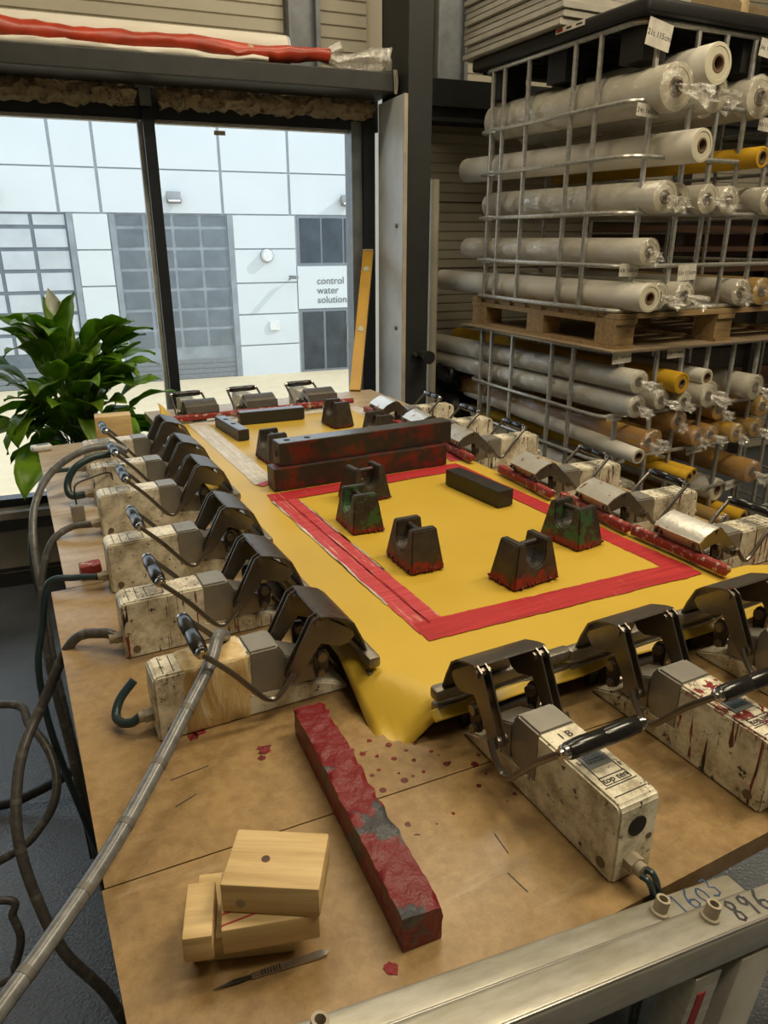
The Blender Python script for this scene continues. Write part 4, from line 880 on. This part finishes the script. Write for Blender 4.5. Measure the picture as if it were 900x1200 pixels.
hose([(0.223, 0.93, 1.030), (0.207, 0.905, 1.045), (0.185, 0.868, 1.030), (0.150, 0.825, 1.013), (0.082, 0.745, 0.98), (0.02, 0.668, 0.962), (-0.045, 0.59, 0.955), (-0.10, 0.53, 0.95), (-0.2, 0.43, 0.93), (-0.32, 0.40, 0.8)], 0.0088, 'hose_silver', 'grey wrapped hose crossing the front left corner to the nearest clamp', step=0.08)
hose([(0.090, 0.911, 0.946), (0.078, 0.912, 0.940), (0.066, 0.922, 0.938), (0.062, 0.940, 0.940), (0.072, 0.955, 0.955), (0.094, 0.962, 0.975)], 0.0065, 'hose_green', 'short curled dark hose behind the taped clamp', False)
hose([(-0.7, 2.2, 0.012), (-0.26, 2.03, 0.02), (-0.12, 1.99, 0.05), (0.03, 1.95, 0.14), (0.08, 1.93, 0.25)], 0.014, 'black_plastic', 'black hose lying across the floor under the table', False)
hose([(0.511, 0.394, 0.946), (0.516, 0.372, 0.940), (0.535, 0.345, 0.915), (0.56, 0.342, 0.80), (0.57, 0.345, 0.6)] if False else [(0.511, 0.394, 0.946), (0.514, 0.386, 0.944), (0.518, 0.3805, 0.928), (0.522, 0.3795, 0.90), (0.525, 0.380, 0.86), (0.53, 0.395, 0.6)], 0.0042, 'hose_green', 'twin dark hoses leaving the clamp marked 1 B', False, two=True)

# ================================================================== SPIRIT LEVEL, TUBE
lv = empty('spirit_level', (1.10, 2.94, 0.0), 0, 'yellow spirit level leaning against the window jamb', 'level')
a_ = Vector((1.125, 2.955, 0.925)); b_ = Vector((1.415, 3.40, 1.505)); 
cw, sw = math.cos(WALL), math.sin(WALL)
def W2T(x, y, z): return Vector((x * cw - y * sw, x * sw + y * cw, z))
a_ = W2T(1.118, 3.22, 0.0) * 0 + W2T(1.075, 3.10, ZT + 0.002); b_ = W2T(1.296, 3.515, 1.505)
dr = (b_ - a_); Lv = dr.length; q = dr.to_track_quat('Z', 'Y').to_matrix().to_4x4()
lv.location = a_; lv.rotation_euler = q.to_euler()
MB().box((0, 0, Lv / 2), (0.048, 0.020, Lv), bev=0.002).build('body', 'level_yellow', lv, smooth=False)
for s in (-1, 1): MB().box((s * 0.0215, 0, Lv / 2), (0.006, 0.024, Lv), bev=0.001).build('rail', 'level_yellow', lv, smooth=False)
for z in (Lv * 0.86, Lv * 0.42): MB().cyl((0, -0.0125, z), (0, 0.0125, z), 0.014, seg=18).build('vial', 'vial_glass', lv)
MB().box((0, 0, Lv + 0.003), (0.049, 0.025, 0.008)).build('end_cap', 'gland', lv)
tb_a, tb_b = W2T(1.64, 3.50, 0.0), W2T(1.662, 3.56, 1.835)
tu = empty('cardboard_tube', (tb_a.x, tb_a.y, 0), 0, 'long pale tube leaning upright between column and cages', 'tube')
MB().cyl(Vector((0, 0, 0.0)), tb_b - Vector((tb_a.x, tb_a.y, 0)), 0.026, 0.0245, seg=24).build('tube', 'tube_white', tu)
MB().cyl((tb_b - Vector((tb_a.x, tb_a.y, 0))), (tb_b - Vector((tb_a.x, tb_a.y, -0.006))), 0.020, seg=20).build('cap', 'card_core', tu)

# ================================================================== WIRE CAGES (rack frame)
CX0, CX1, CY0, CY1 = 2.135, 3.335, 2.285, 3.305
def cage(zb, zt, rails, label, ux, uy):
    o = empty('wire_cage', (0, 0, 0), RACK, label, 'cage', 'galvanised wire cages holding the fabric rolls')
    def loop(z, r=0.0085, rad=0.07, off=0):
        P = []; x0, x1, y0, y1 = CX0 - off, CX1 + off, CY0 - off, CY1 + off
        for cx, cy, a0 in ((x1 - rad, y1 - rad, 0), (x0 + rad, y1 - rad, 90), (x0 + rad, y0 + rad, 180), (x1 - rad, y0 + rad, 270)):
            for k in range(7): a = R(a0 + 15 * k); P.append((cx + rad * math.cos(a), cy + rad * math.sin(a), z))
        MB().tube(P, r, seg=8, closed=True).build('rail', 'galvanised', o)
    for i, z in enumerate(rails): loop(z, 0.0085, off=0.010)
    loop(zt, 0.0105); loop(zb + 0.01, 0.010)
    def up(x, y): MB().box((x, y, (zb + zt) / 2), (0.016, 0.016, zt - zb - 0.005), bev=0.003).build('upright', 'galvanised', o)
    for x in ux:
        up(x, CY0)
    for x in ux[::2]: up(x, CY1)
    for y in uy: up(CX0, y)
    for y in uy[::2]: up(CX1, y)
    for z in rails:
        MB().box((CX0 - 0.010, CY1 - 0.115, z), (0.012, 0.075, 0.022), bev=0.002).build('clip_plate', 'galvanised', o)
    return o
UX = (2.205, 2.40, 2.545, 2.70, 2.86, 3.02, 3.18, 3.27); UY = (2.50, 2.645, 2.945, 3.125, 3.215)
cage(1.285, 2.285, (2.035, 1.853, 1.658, 1.465), 'upper galvanised wire cage standing on the wooden pallet', UX, UY)
cage(0.145, 1.135, (0.868, 0.678, 0.465, 0.30), 'lower galvanised wire cage filled with yellow and white rolls', UX, UY)
def rk(x, y, z): c_, s_ = math.cos(RACK), math.sin(RACK); return Vector((x * c_ - y * s_, x * s_ + y * c_, z))
def pallet(zt, label):
    o = empty('pallet', (0, 0, 0), RACK, label, 'pallet', 'wooden pallets under the cages')
    x0, x1, y0, y1 = 2.14, 3.36, 2.26, 3.33
    n = 9
    for i in range(n):
        y = y0 + 0.045 + (y1 - y0 - 0.09) * i / (n - 1); MB().box(((x0 + x1) / 2, y, zt - 0.010), (x1 - x0, 0.085, 0.020), bev=0.001).build('deck_board', 'wood_pallet', o, smooth=False)
    for x in (x0 + 0.05, (x0 + x1) / 2, x1 - 0.05): MB().box((x, (y0 + y1) / 2, zt - 0.031), (0.10, y1 - y0, 0.020)).build('stringer', 'wood_pallet', o, smooth=False)
    for x in (x0 + 0.05, (x0 + x1) / 2, x1 - 0.05):
        for y in (y0 + 0.07, (y0 + y1) / 2, y1 - 0.07): MB().box((x, y, zt - 0.082), (0.10, 0.12, 0.082), bev=0.002).build('block', 'wood_pallet', o, smooth=False)
        MB().box((x, (y0 + y1) / 2, zt - 0.131), (0.10, y1 - y0, 0.016)).build('bottom_board', 'wood_pallet', o, smooth=False)
    return o
pallet(1.285, 'wooden pallet between the upper and lower wire cages')
pallet(0.143, 'wooden pallet on the floor under the lower cage')
tag(MB().box((2.735, 2.80, 1.1445), (1.27, 1.13, 0.006)).build('plywood_sheet', 'wood_old', None, smooth=False, rot=(0, 0, RACK)), 'thin board laid over the lower cage under the pallet', 'board')
# black plastic pallet on top
o = empty('plastic_pallet', (0, 0, 0), RACK, 'black plastic pallet lid on top of the upper cage', 'pallet')
MB().box((2.74, 2.81, 2.322), (1.26, 1.12, 0.052), bev=0.012, seg=3).build('deck', 'black_plastic', o)
for x in (2.22, 2.72, 3.22):
    for y in (2.37, 2.80, 3.22): MB().prism([(x - 0.055, y - 0.06), (x + 0.055, y - 0.06), (x + 0.055, y + 0.06), (x - 0.055, y + 0.06)], 2.17, 2.30, 'z').build('foot', 'black_plastic', o, smooth=False)
t = MB()
for i in range(14): t.box((2.74, 2.30 + i * 0.08, 2.294), (1.16, 0.012, 0.012))
t.build('rib', 'black_plastic', o)
tg = MB().box((2.107, 2.66, 2.335), (0.002, 0.17, 0.020)).build('pallet_label', 'paper', o, smooth=False)
MB().box((2.1055, 2.72, 2.335), (0.001, 0.035, 0.012)).build('red_print', 'red_marks', tg); MB().box((2.1055, 2.665, 2.335), (0.001, 0.03, 0.007)).build('black_print', 'ink', tg); MB().box((2.1055, 2.605, 2.335), (0.001, 0.035, 0.005)).build('black_print', 'ink', tg)
# stack of white panels
for i in range(10):
    z = 2.350 + i * 0.0265; jx = 0.006 * math.sin(i * 2.1); jy = 0.010 * math.cos(i * 1.7)
    o = empty('white_panel_board', (0, 0, 0), RACK, ('lowest', 'second', 'third', 'fourth', 'fifth', 'sixth', 'seventh', 'eighth', 'ninth', 'topmost')[i] + (' of' if i in (0, 9) else ' from below of') + ' the flat white panels stacked above the cages', 'panel', 'flat white panels stacked on top of the cages')
    MB().box((2.42 + jx, 3.045 + jy, z + 0.0122), (0.66, 0.72, 0.0244), bev=0.0015).build('face', 'white_board', o, smooth=False)
    MB().box((2.089 + jx, 3.045 + jy, z + 0.0122), (0.006, 0.716, 0.018), bev=0.001).build('edge_channel', 'white_board_edge', o, smooth=False)
for i, (x, y, z, l, a, lb) in enumerate(((3.0, 2.70, 2.40, 0.95, 6, 'front brown-wrapped bundle on top of the black pallet'), (3.05, 2.87, 2.42, 1.0, 10, 'rear brown-wrapped bundle on top of the black pallet'), (3.1, 2.78, 2.50, 0.9, 2, 'upper film-wrapped bundle on top of the black pallet'))):
    o = empty('wrapped_bundle', rk(x, y, z), RACK + R(a), lb, 'bundle', 'wrapped bundles above the cages')
    MB().box((0, 0, 0), (l, 0.14, 0.09), bev=0.015).subdiv(2).jitter(0.012, 12, i).build('bundle', 'brown_wrap', o)
    MB().box((0, 0, 0), (0.05, 0.150, 0.10), bev=0.01).build('band', 'tape_tan', o)

# ---- rolls
GR = 'fabric rolls stored in the wire cages'
def froll(x, z, r, y, L, dx, dz, mat, label, wrap=False, tail=True, rc=0.42, filmr=None):
    a = rk(x, y, z); b_ = rk(x + dx, y + L, z + dz); d = (a - b_)
    o = empty('fabric_roll', a, 0, label, 'roll', GR); o.rotation_euler = d.to_track_quat('Z', 'Y').to_euler()
    Lr = d.length
    t = MB().lathe([(r * 0.985, -Lr), (r, -Lr + 0.01), (r, -0.004), (r * 0.985, 0)], 32)
    t.build('fabric', mat, o)
    endm = 'roll_end' if mat == 'roll_white' else mat
    MB().lathe([(r * 0.985, 0), (r * 0.80, 0.0015), (r * 0.78, -0.001), (r * 0.60, 0.0), (r * rc * 1.02, -0.001)], 32).build('wound_end', endm, o)
    MB().lathe([(r * 0.985, -Lr), (r * rc, -Lr)], 32).build('rear_end', endm, o)
    MB().lathe([(r * rc * 1.02, -0.06), (r * rc * 1.02, 0.002), (r * rc * 0.78, 0.002), (r * rc * 0.78, -0.06)], 20).build('core_tube', 'card_core', o)
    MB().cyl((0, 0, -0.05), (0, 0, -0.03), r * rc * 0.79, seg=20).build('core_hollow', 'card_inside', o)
    if wrap:
        rr = r * 1.03; prof = [(rr * 0.5, -Lr - 0.02), (rr * 1.0, -Lr + 0.01)] + [(rr, -Lr + Lr * k / 24) for k in range(1, 24)] + [(rr * 1.0, 0.004), (rr * 0.85, 0.012), (rr * 0.5, 0.014), (rr * 0.22, 0.018)]
        t = MB().lathe(prof, 28); t.jitter(r * 0.07, 22, x * 7); fm = t.build('film_sleeve', 'film', o)
        if tail:
            random.seed(int(x * 999 + z * 77)); aa = random.uniform(-0.9, 0.9)
            # gathered end of the bag: a narrow neck that flares
            def fn(u, v):
                an = 2 * math.pi * u; w = r * (0.20 + 0.55 * v ** 1.3) * (1 + 0.35 * math.sin(an * 5 + v * 3)); dpt = 0.014 + r * 1.1 * v
                return (w * math.cos(an) * 0.9 + r * aa * v, w * math.sin(an) * 0.55 - r * 0.45 * v, dpt)
            MB().grid(20, 5, fn).jitter(r * 0.12, 60, x * 11).build('film_tail', 'film_tail', o)
    return o
W_, Y_, O_ = 'roll_white', 'roll_yellow', 'roll_orange'
def clampx(x, r): return max(x, CX0 + 0.012 + r)
ROLLS = [
 (2.424, 2.160, .069, 2.20, 1.15, -.02, -.01, W_, 0, 'bare white roll highest in the upper cage'),
 (2.235, 2.071, .078, 2.20, 1.13, .01, .02, W_, 1, 'film-wrapped thick white roll at the top left of the upper cage'),
 (2.458, 2.000 + .072, .066, 2.23, 1.15, .0, .0, W_, 1, 'film-wrapped roll tied with a knot under the highest bare roll'),
 (2.740, 2.083, .075, 2.26, 1.15, .0, .0, W_, 1, 'film-wrapped roll in the top tier beside the right picture edge'),
 (2.595, 2.076, .060, 2.40, 1.0, .0, .0, W_, 1, 'film-wrapped roll set back in the top tier'),
 (2.345, 1.885, .058, 2.15, 1.42, -.11, .01, W_, 0, 'bare white roll alone on the second tier, sticking out at the rear'),
 (2.735, 1.866, .040, 2.20, 1.15, -.1, .0, Y_, 0, 'thin yellow roll on the second tier'),
 (2.245, 1.712, .058, 2.20, 1.15, .0, .01, W_, 1, 'leftmost film-wrapped roll on the third tier of the upper cage'),
 (2.360, 1.712, .056, 2.25, 1.15, .0, .0, W_, 1, 'second film-wrapped roll from the left on the third tier'),
 (2.490, 1.710, .054, 2.22, 1.15, .0, .0, W_, 1, 'third film-wrapped roll from the left on the third tier'),
 (2.606, 1.708, .053, 2.22, 1.15, .0, .0, W_, 1, 'fourth film-wrapped roll from the left on the third tier'),
 (2.870, 1.712, .056, 2.24, 1.15, .0, .0, W_, 1, 'wrapped roll on the third tier at the right picture edge'),
 (2.200, 1.519, .050, 2.20, 1.28, -.02, .0, W_, 1, 'film-wrapped roll alone on the fourth tier with a loose bag end'),
 (2.196, 1.352, .054, 2.17, 1.60, .02, -.005, W_, 0, 'bare white roll lowest in the upper cage, jutting out both ways'),
 (2.312, 1.350, .053, 2.24, 1.15, .0, .0, W_, 1, 'film-wrapped roll right beside the lowest bare white roll'),
 (2.425, 1.350, .054, 2.21, 1.15, .0, .0, W_, 1, 'film-wrapped roll third from the left on the pallet tier'),
 (2.800, 1.351, .055, 2.25, 1.15, .0, .0, W_, 1, 'film-wrapped roll on the pallet tier right of the empty gap'),
 (2.930, 1.352, .056, 2.25, 1.15, .0, .0, Y_, 1, 'film-wrapped yellow roll on the pallet tier at the right edge'),
 (2.198, 1.030, .046, 2.17, 1.60, -.0, -.03, W_, 1, 'upper of two long film-wrapped rolls in the lower cage'),
 (2.200, 0.930, .046, 2.17, 1.60, -.0, -.02, W_, 1, 'lower of two long film-wrapped rolls in the lower cage'),
 (2.472, 0.997, .045, 2.20, 1.60, -.12, .03, Y_, 0, 'bare yellow roll near the top of the lower cage'),
 (2.664, 1.000, .036, 2.24, 1.15, -.05, .0, W_, 0, 'thin bare white roll right of the bare yellow roll'),
 (2.420, 0.921, .041, 2.25, 1.15, .0, .0, W_, 1, 'film-wrapped white roll under the left of the bare yellow roll'),
 (2.520, 0.912, .042, 2.22, 1.15, .0, .0, W_, 1, 'film-wrapped white roll directly under the bare yellow roll end'),
 (2.655, 0.925, .050, 2.21, 1.15, .0, .0, W_, 1, 'film-wrapped thick white roll under the thin bare white roll'),
 (2.765, 0.922, .045, 2.30, 1.15, .0, .0, W_, 1, 'set-back film-wrapped white roll in the middle of the second row'),
 (2.962, 0.935, .056, 2.22, 1.15, -.15, .02, W_, 1, 'film-wrapped white roll nearest the right edge in the lower cage'),
 (2.205, 0.730, .032, 2.13, 1.40, .06, .02, W_, 0, 'thin bare white roll leaning out of the lower cage over the clamps'),
 (2.311, 0.762, .047, 2.19, 1.50, -.05, .02, O_, 1, 'long film-wrapped amber roll next to the thin bare white roll'),
 (2.525, 0.822, .045, 2.24, 1.15, -.03, .0, O_, 1, 'amber wrapped roll with a twisted bag end, upper left of its row'),
 (2.430, 0.745, .042, 2.27, 1.15, .0, .0, Y_, 1, 'yellow wrapped roll behind the amber one with a silver band'),
 (2.640, 0.742, .043, 2.22, 1.15, .0, .0, O_, 1, 'amber wrapped roll in the middle of the orange row'),
 (2.745, 0.735, .042, 2.24, 1.15, .0, .0, O_, 1, 'amber wrapped roll to the right of the middle of the orange row'),
 (2.860, 0.738, .044, 2.20, 1.15, .0, .0, Y_, 1, 'yellow wrapped roll with a hanging bag knot in the orange row'),
 (2.835, 0.828, .045, 2.29, 1.15, .0, .0, O_, 1, 'amber wrapped roll lying on top of the orange row'),
 (3.075, 0.830, .050, 2.25, 1.15, .0, .0, Y_, 1, 'bright yellow wrapped roll at the right edge of the orange row'),
 (3.040, 0.735, .044, 2.24, 1.15, .0, .0, Y_, 1, 'yellow wrapped roll under the bright one at the right edge'),
 (3.020, 0.533, .054, 2.20, 1.15, .0, .0, O_, 1, 'amber wrapped roll alone on the tier below the orange row'),
 (2.505, 0.600, .028, 2.12, 1.50, -.20, .04, Y_, 0, 'left of two thin bare yellow rolls above the clamp grips'),
 (2.575, 0.596, .027, 2.16, 1.45, -.20, .04, Y_, 0, 'right of two thin bare yellow rolls above the clamp grips'),
 (2.800, 0.345, .034, 2.14, 1.15, -.08, .02, Y_, 1, 'low yellow wrapped roll behind the right-hand clamp box'),
 (2.930, 0.340, .032, 2.14, 1.15, -.10, .02, Y_, 0, 'low bare yellow roll with an open core beside the right clamp grip'),
 (2.900, 0.435, .055, 2.28, 1.15, -.15, .02, W_, 0, 'low bare cream roll behind the right clamp grip'),
 (2.260, 0.540, .050, 2.22, 1.15, .0, .02, W_, 1, 'low film-wrapped white roll just behind the right clamp row'),
 (2.370, 0.350, .048, 2.22, 1.15, .0, .0, W_, 1, 'lowest film-wrapped white roll behind the right clamps'),
]
for (x, z, r, y, L, dx, dz, mt_, wr, lb) in ROLLS:
    froll(clampx(x, r), z, r, y, L, dx if x > 2.3 else max(dx, 0), dz, mt_, lb, bool(wr), rc=0.42 if r > 0.04 else 0.62)

# ---- paper tags
GT = 'paper tags hung on the cage rails'
def ptag(x, z, body, deg=0, w=0.095, h=0.048, tiltx=0, first=''):
    o = empty('paper_tag', rk(x, CY0 - 0.024, z), RACK, 'paper tag reading ' + body + first, 'tag', GT)
    o.rotation_euler = (R(tiltx), R(deg), RACK)
    MB().box((0, 0, 0), (w, 0.0012, h)).build('card', 'paper', o, smooth=False)
    text('lettering', body, 0.0215 * w / 0.095, 'ink', o, (0, -0.0009, -0.002), (math.pi / 2, 0, 0), 0.0002)
ptag(2.185, 2.237, '21t 115cm', 9, 0.115, 0.085); ptag(2.172, 2.000, '34t 160cm', 3, 0.108, 0.042); ptag(2.745, 2.245, '34t 115cm', 6, 0.095, 0.06); ptag(2.805, 1.990, '43t 115cm', 3)
ptag(2.165, 1.452, '43t 160cm', 0); ptag(2.478, 1.438, '55t 115cm', -3, 0.10, 0.062); ptag(2.180, 1.118, '55t 160cm', -3, 0.10, 0.052); ptag(2.478, 1.118, '62t 115cm', -1)
ptag(2.175, 0.870, '77t 115cm', 2, 0.08, 0.03); ptag(2.679, 0.668, '40t 115cm', -4, 0.1, 0.035); ptag(2.212, 0.682, '77t 160cm', -5); ptag(2.983, 0.462, '90t 140cm', -8, 0.11, 0.045)

# ---- dark storage behind the cages
rs = empty('storage_shelf', (0, 0, 0), WALL, 'dark shelving with brown boards behind the wire cages', 'shelf')
for x in (3.6, 4.4, 5.3): MB().box((x, 4.00, 1.05), (0.06, 0.06, 2.0)).build('post', 'steel_dark', rs, smooth=False)
for i, z in enumerate((0.55, 0.95, 1.25, 1.38, 1.50, 1.62, 1.75)): MB().box((4.1, 3.96, z), (2.45, 0.10, 0.03 + 0.012 * (i % 2))).build('shelf_board', 'wood_brown', rs, smooth=False)
for i in range(8): 
    z = 0.62 + 0.15 * i
    MB().box((4.15, 4.03, z), (2.4, 0.02, 0.14)).build('stored_plank', 'wood_brown' if i % 2 == 0 else 'steel_dark', rs, smooth=False)
bg_ = MB(); tt = bmesh.new(); bmesh.ops.create_icosphere(tt, subdivisions=4, radius=0.26); bmesh.ops.scale(tt, vec=(0.9, 0.55, 1.0), verts=tt.verts); bmesh.ops.translate(tt, vec=(0, 0, 0.24), verts=tt.verts); bg_._add(tt)
bg_.jitter(0.12, 6, 1).jitter(0.04, 18, 5)
for v in bg_.bm.verts: v.co.z = max(0.002, v.co.z)
p = W2T(1.93, 3.86, 0.0)
tag(bg_.build('rubbish_bag', 'black_bag', None, loc=(p.x, p.y, 0.42)), 'crumpled black bag on the crate between tube and lower cage', 'bag')
tag(MB().box((p.x, p.y, 0.21), (0.5, 0.30, 0.42), bev=0.01).build('dark_crate', 'black_plastic', None, smooth=False), 'black crate on the floor under the crumpled bag', 'crate')

# ================================================================== PLANT
random.seed(21)
pc = W2T(-0.11, 3.42, 0.4025)
pl = empty('potted_peace_lily', pc, 0, 'leafy green peace lily in front of the left window', 'plant')
MB().lathe([(0.0, 0.002), (0.065, 0.002), (0.088, 0.15), (0.094, 0.155), (0.094, 0.165), (0.082, 0.165), (0.078, 0.14)], 28).build('pot', 'pot', pl)
MB().cyl((0, 0, 0.13), (0, 0, 0.142), 0.077, seg=24).build('soil', 'soil', pl)
def leaf(az, reach, height, length, width, droop, roll):
    b0 = Vector((random.uniform(-.04, .04), random.uniform(-.04, .04), 0.14)); dh = Vector((math.cos(az), math.sin(az), 0))
    tip0 = b0 + dh * reach + Vector((0, 0, height))
    P = bez([b0, b0 + dh * reach * 0.3 + Vector((0, 0, height * 0.6)), tip0], 5)
    st = MB().tube(P, 0.0022, seg=5)
    side = Vector((-dh.y, dh.x, 0)); n = 9
    d0 = (P[-1] - P[-2]).normalized(); pos = tip0.copy(); el = math.asin(max(-1, min(1, d0.z))) ; spine = []
    for i in range(n + 1):
        spine.append((pos.copy(), el)); pos += (dh * math.cos(el) + Vector((0, 0, math.sin(el)))) * (length / n); el -= droop / n
    g = MB(); rows = []
    for i, (p_, e_) in enumerate(spine):
        t_ = i / n; w = width * (math.sin(math.pi * min(1, t_ * 1.02) ** 0.8) ** 0.9) * 0.5 + 0.0005
        up_ = (Vector((0, 0, 1)) * math.cos(e_) - dh * math.sin(e_)); sd = (side * math.cos(roll) + up_ * math.sin(roll))
        un = (up_ * math.cos(roll) - side * math.sin(roll)); wv = 0.006 * math.sin(t_ * 14 + az * 5)
        rows.append([g.bm.verts.new(p_ + sd * (w * k) + un * (abs(k) * w * 0.32 + wv * k)) for k in (-1, -0.5, 0, 0.5, 1)])
    for a, b_ in zip(rows, rows[1:]):
        for k in range(4): g.bm.faces.new((a[k], a[k + 1], b_[k + 1], b_[k]))
    lo = g.build('leaf', 'leaf', pl, ang=80); lo.modifiers.new('thick', 'SOLIDIFY').thickness = 0.0008
    st.build('petiole', 'stem_green', lo)
for i in range(112):
    az = random.uniform(0, 2 * math.pi)
    if math.sin(az) > 0.35 and random.random() < 0.7: az = -az
    k = random.random()
    reach = 0.05 + 0.20 * random.random(); height = 0.62 - 0.50 * k + random.uniform(-.04, .04)
    if math.sin(az) > 0.2: reach *= 0.35
    leaf(az, reach, height, random.uniform(0.19, 0.30), random.uniform(0.085, 0.13), random.uniform(0.5, 1.7) + (0.8 if k > .6 else 0), random.uniform(-0.6, 0.6))
for s in ((-0.02, -0.15, 0.88),):
    fb = MB().tube(bez([(0, 0, 0.14), (0.0, -0.08, 0.5), s], 8), 0.0025, seg=6).build('flower_stem', 'stem_green', pl)
    sv = Vector(s)
    g = MB(); rows = []
    for i in range(9):
        t_ = i / 8; w = 0.028 * math.sin(math.pi * min(1, t_ + 0.06)) ** 0.9 + 0.0005
        c_ = sv + Vector((-0.022 * t_, 0, 0.115 * t_ - 0.012)); rows.append([g.bm.verts.new(c_ + Vector((w * kk, abs(kk) * -w * 0.5 + 0.012, 0))) for kk in (-1, -0.5, 0, 0.5, 1)])
    for a, b_ in zip(rows, rows[1:]):
        for k in range(4): g.bm.faces.new((a[k], a[k + 1], b_[k + 1], b_[k]))
    g.build('spathe', 'spathe', fb, ang=80)
    MB().tube([sv + Vector((0.008, -0.006, 0.012)), sv + Vector((0.012, -0.01, 0.035)), sv + Vector((0.010, -0.01, 0.052))], 0.006, seg=10).build('spadix', 'spadix', fb)
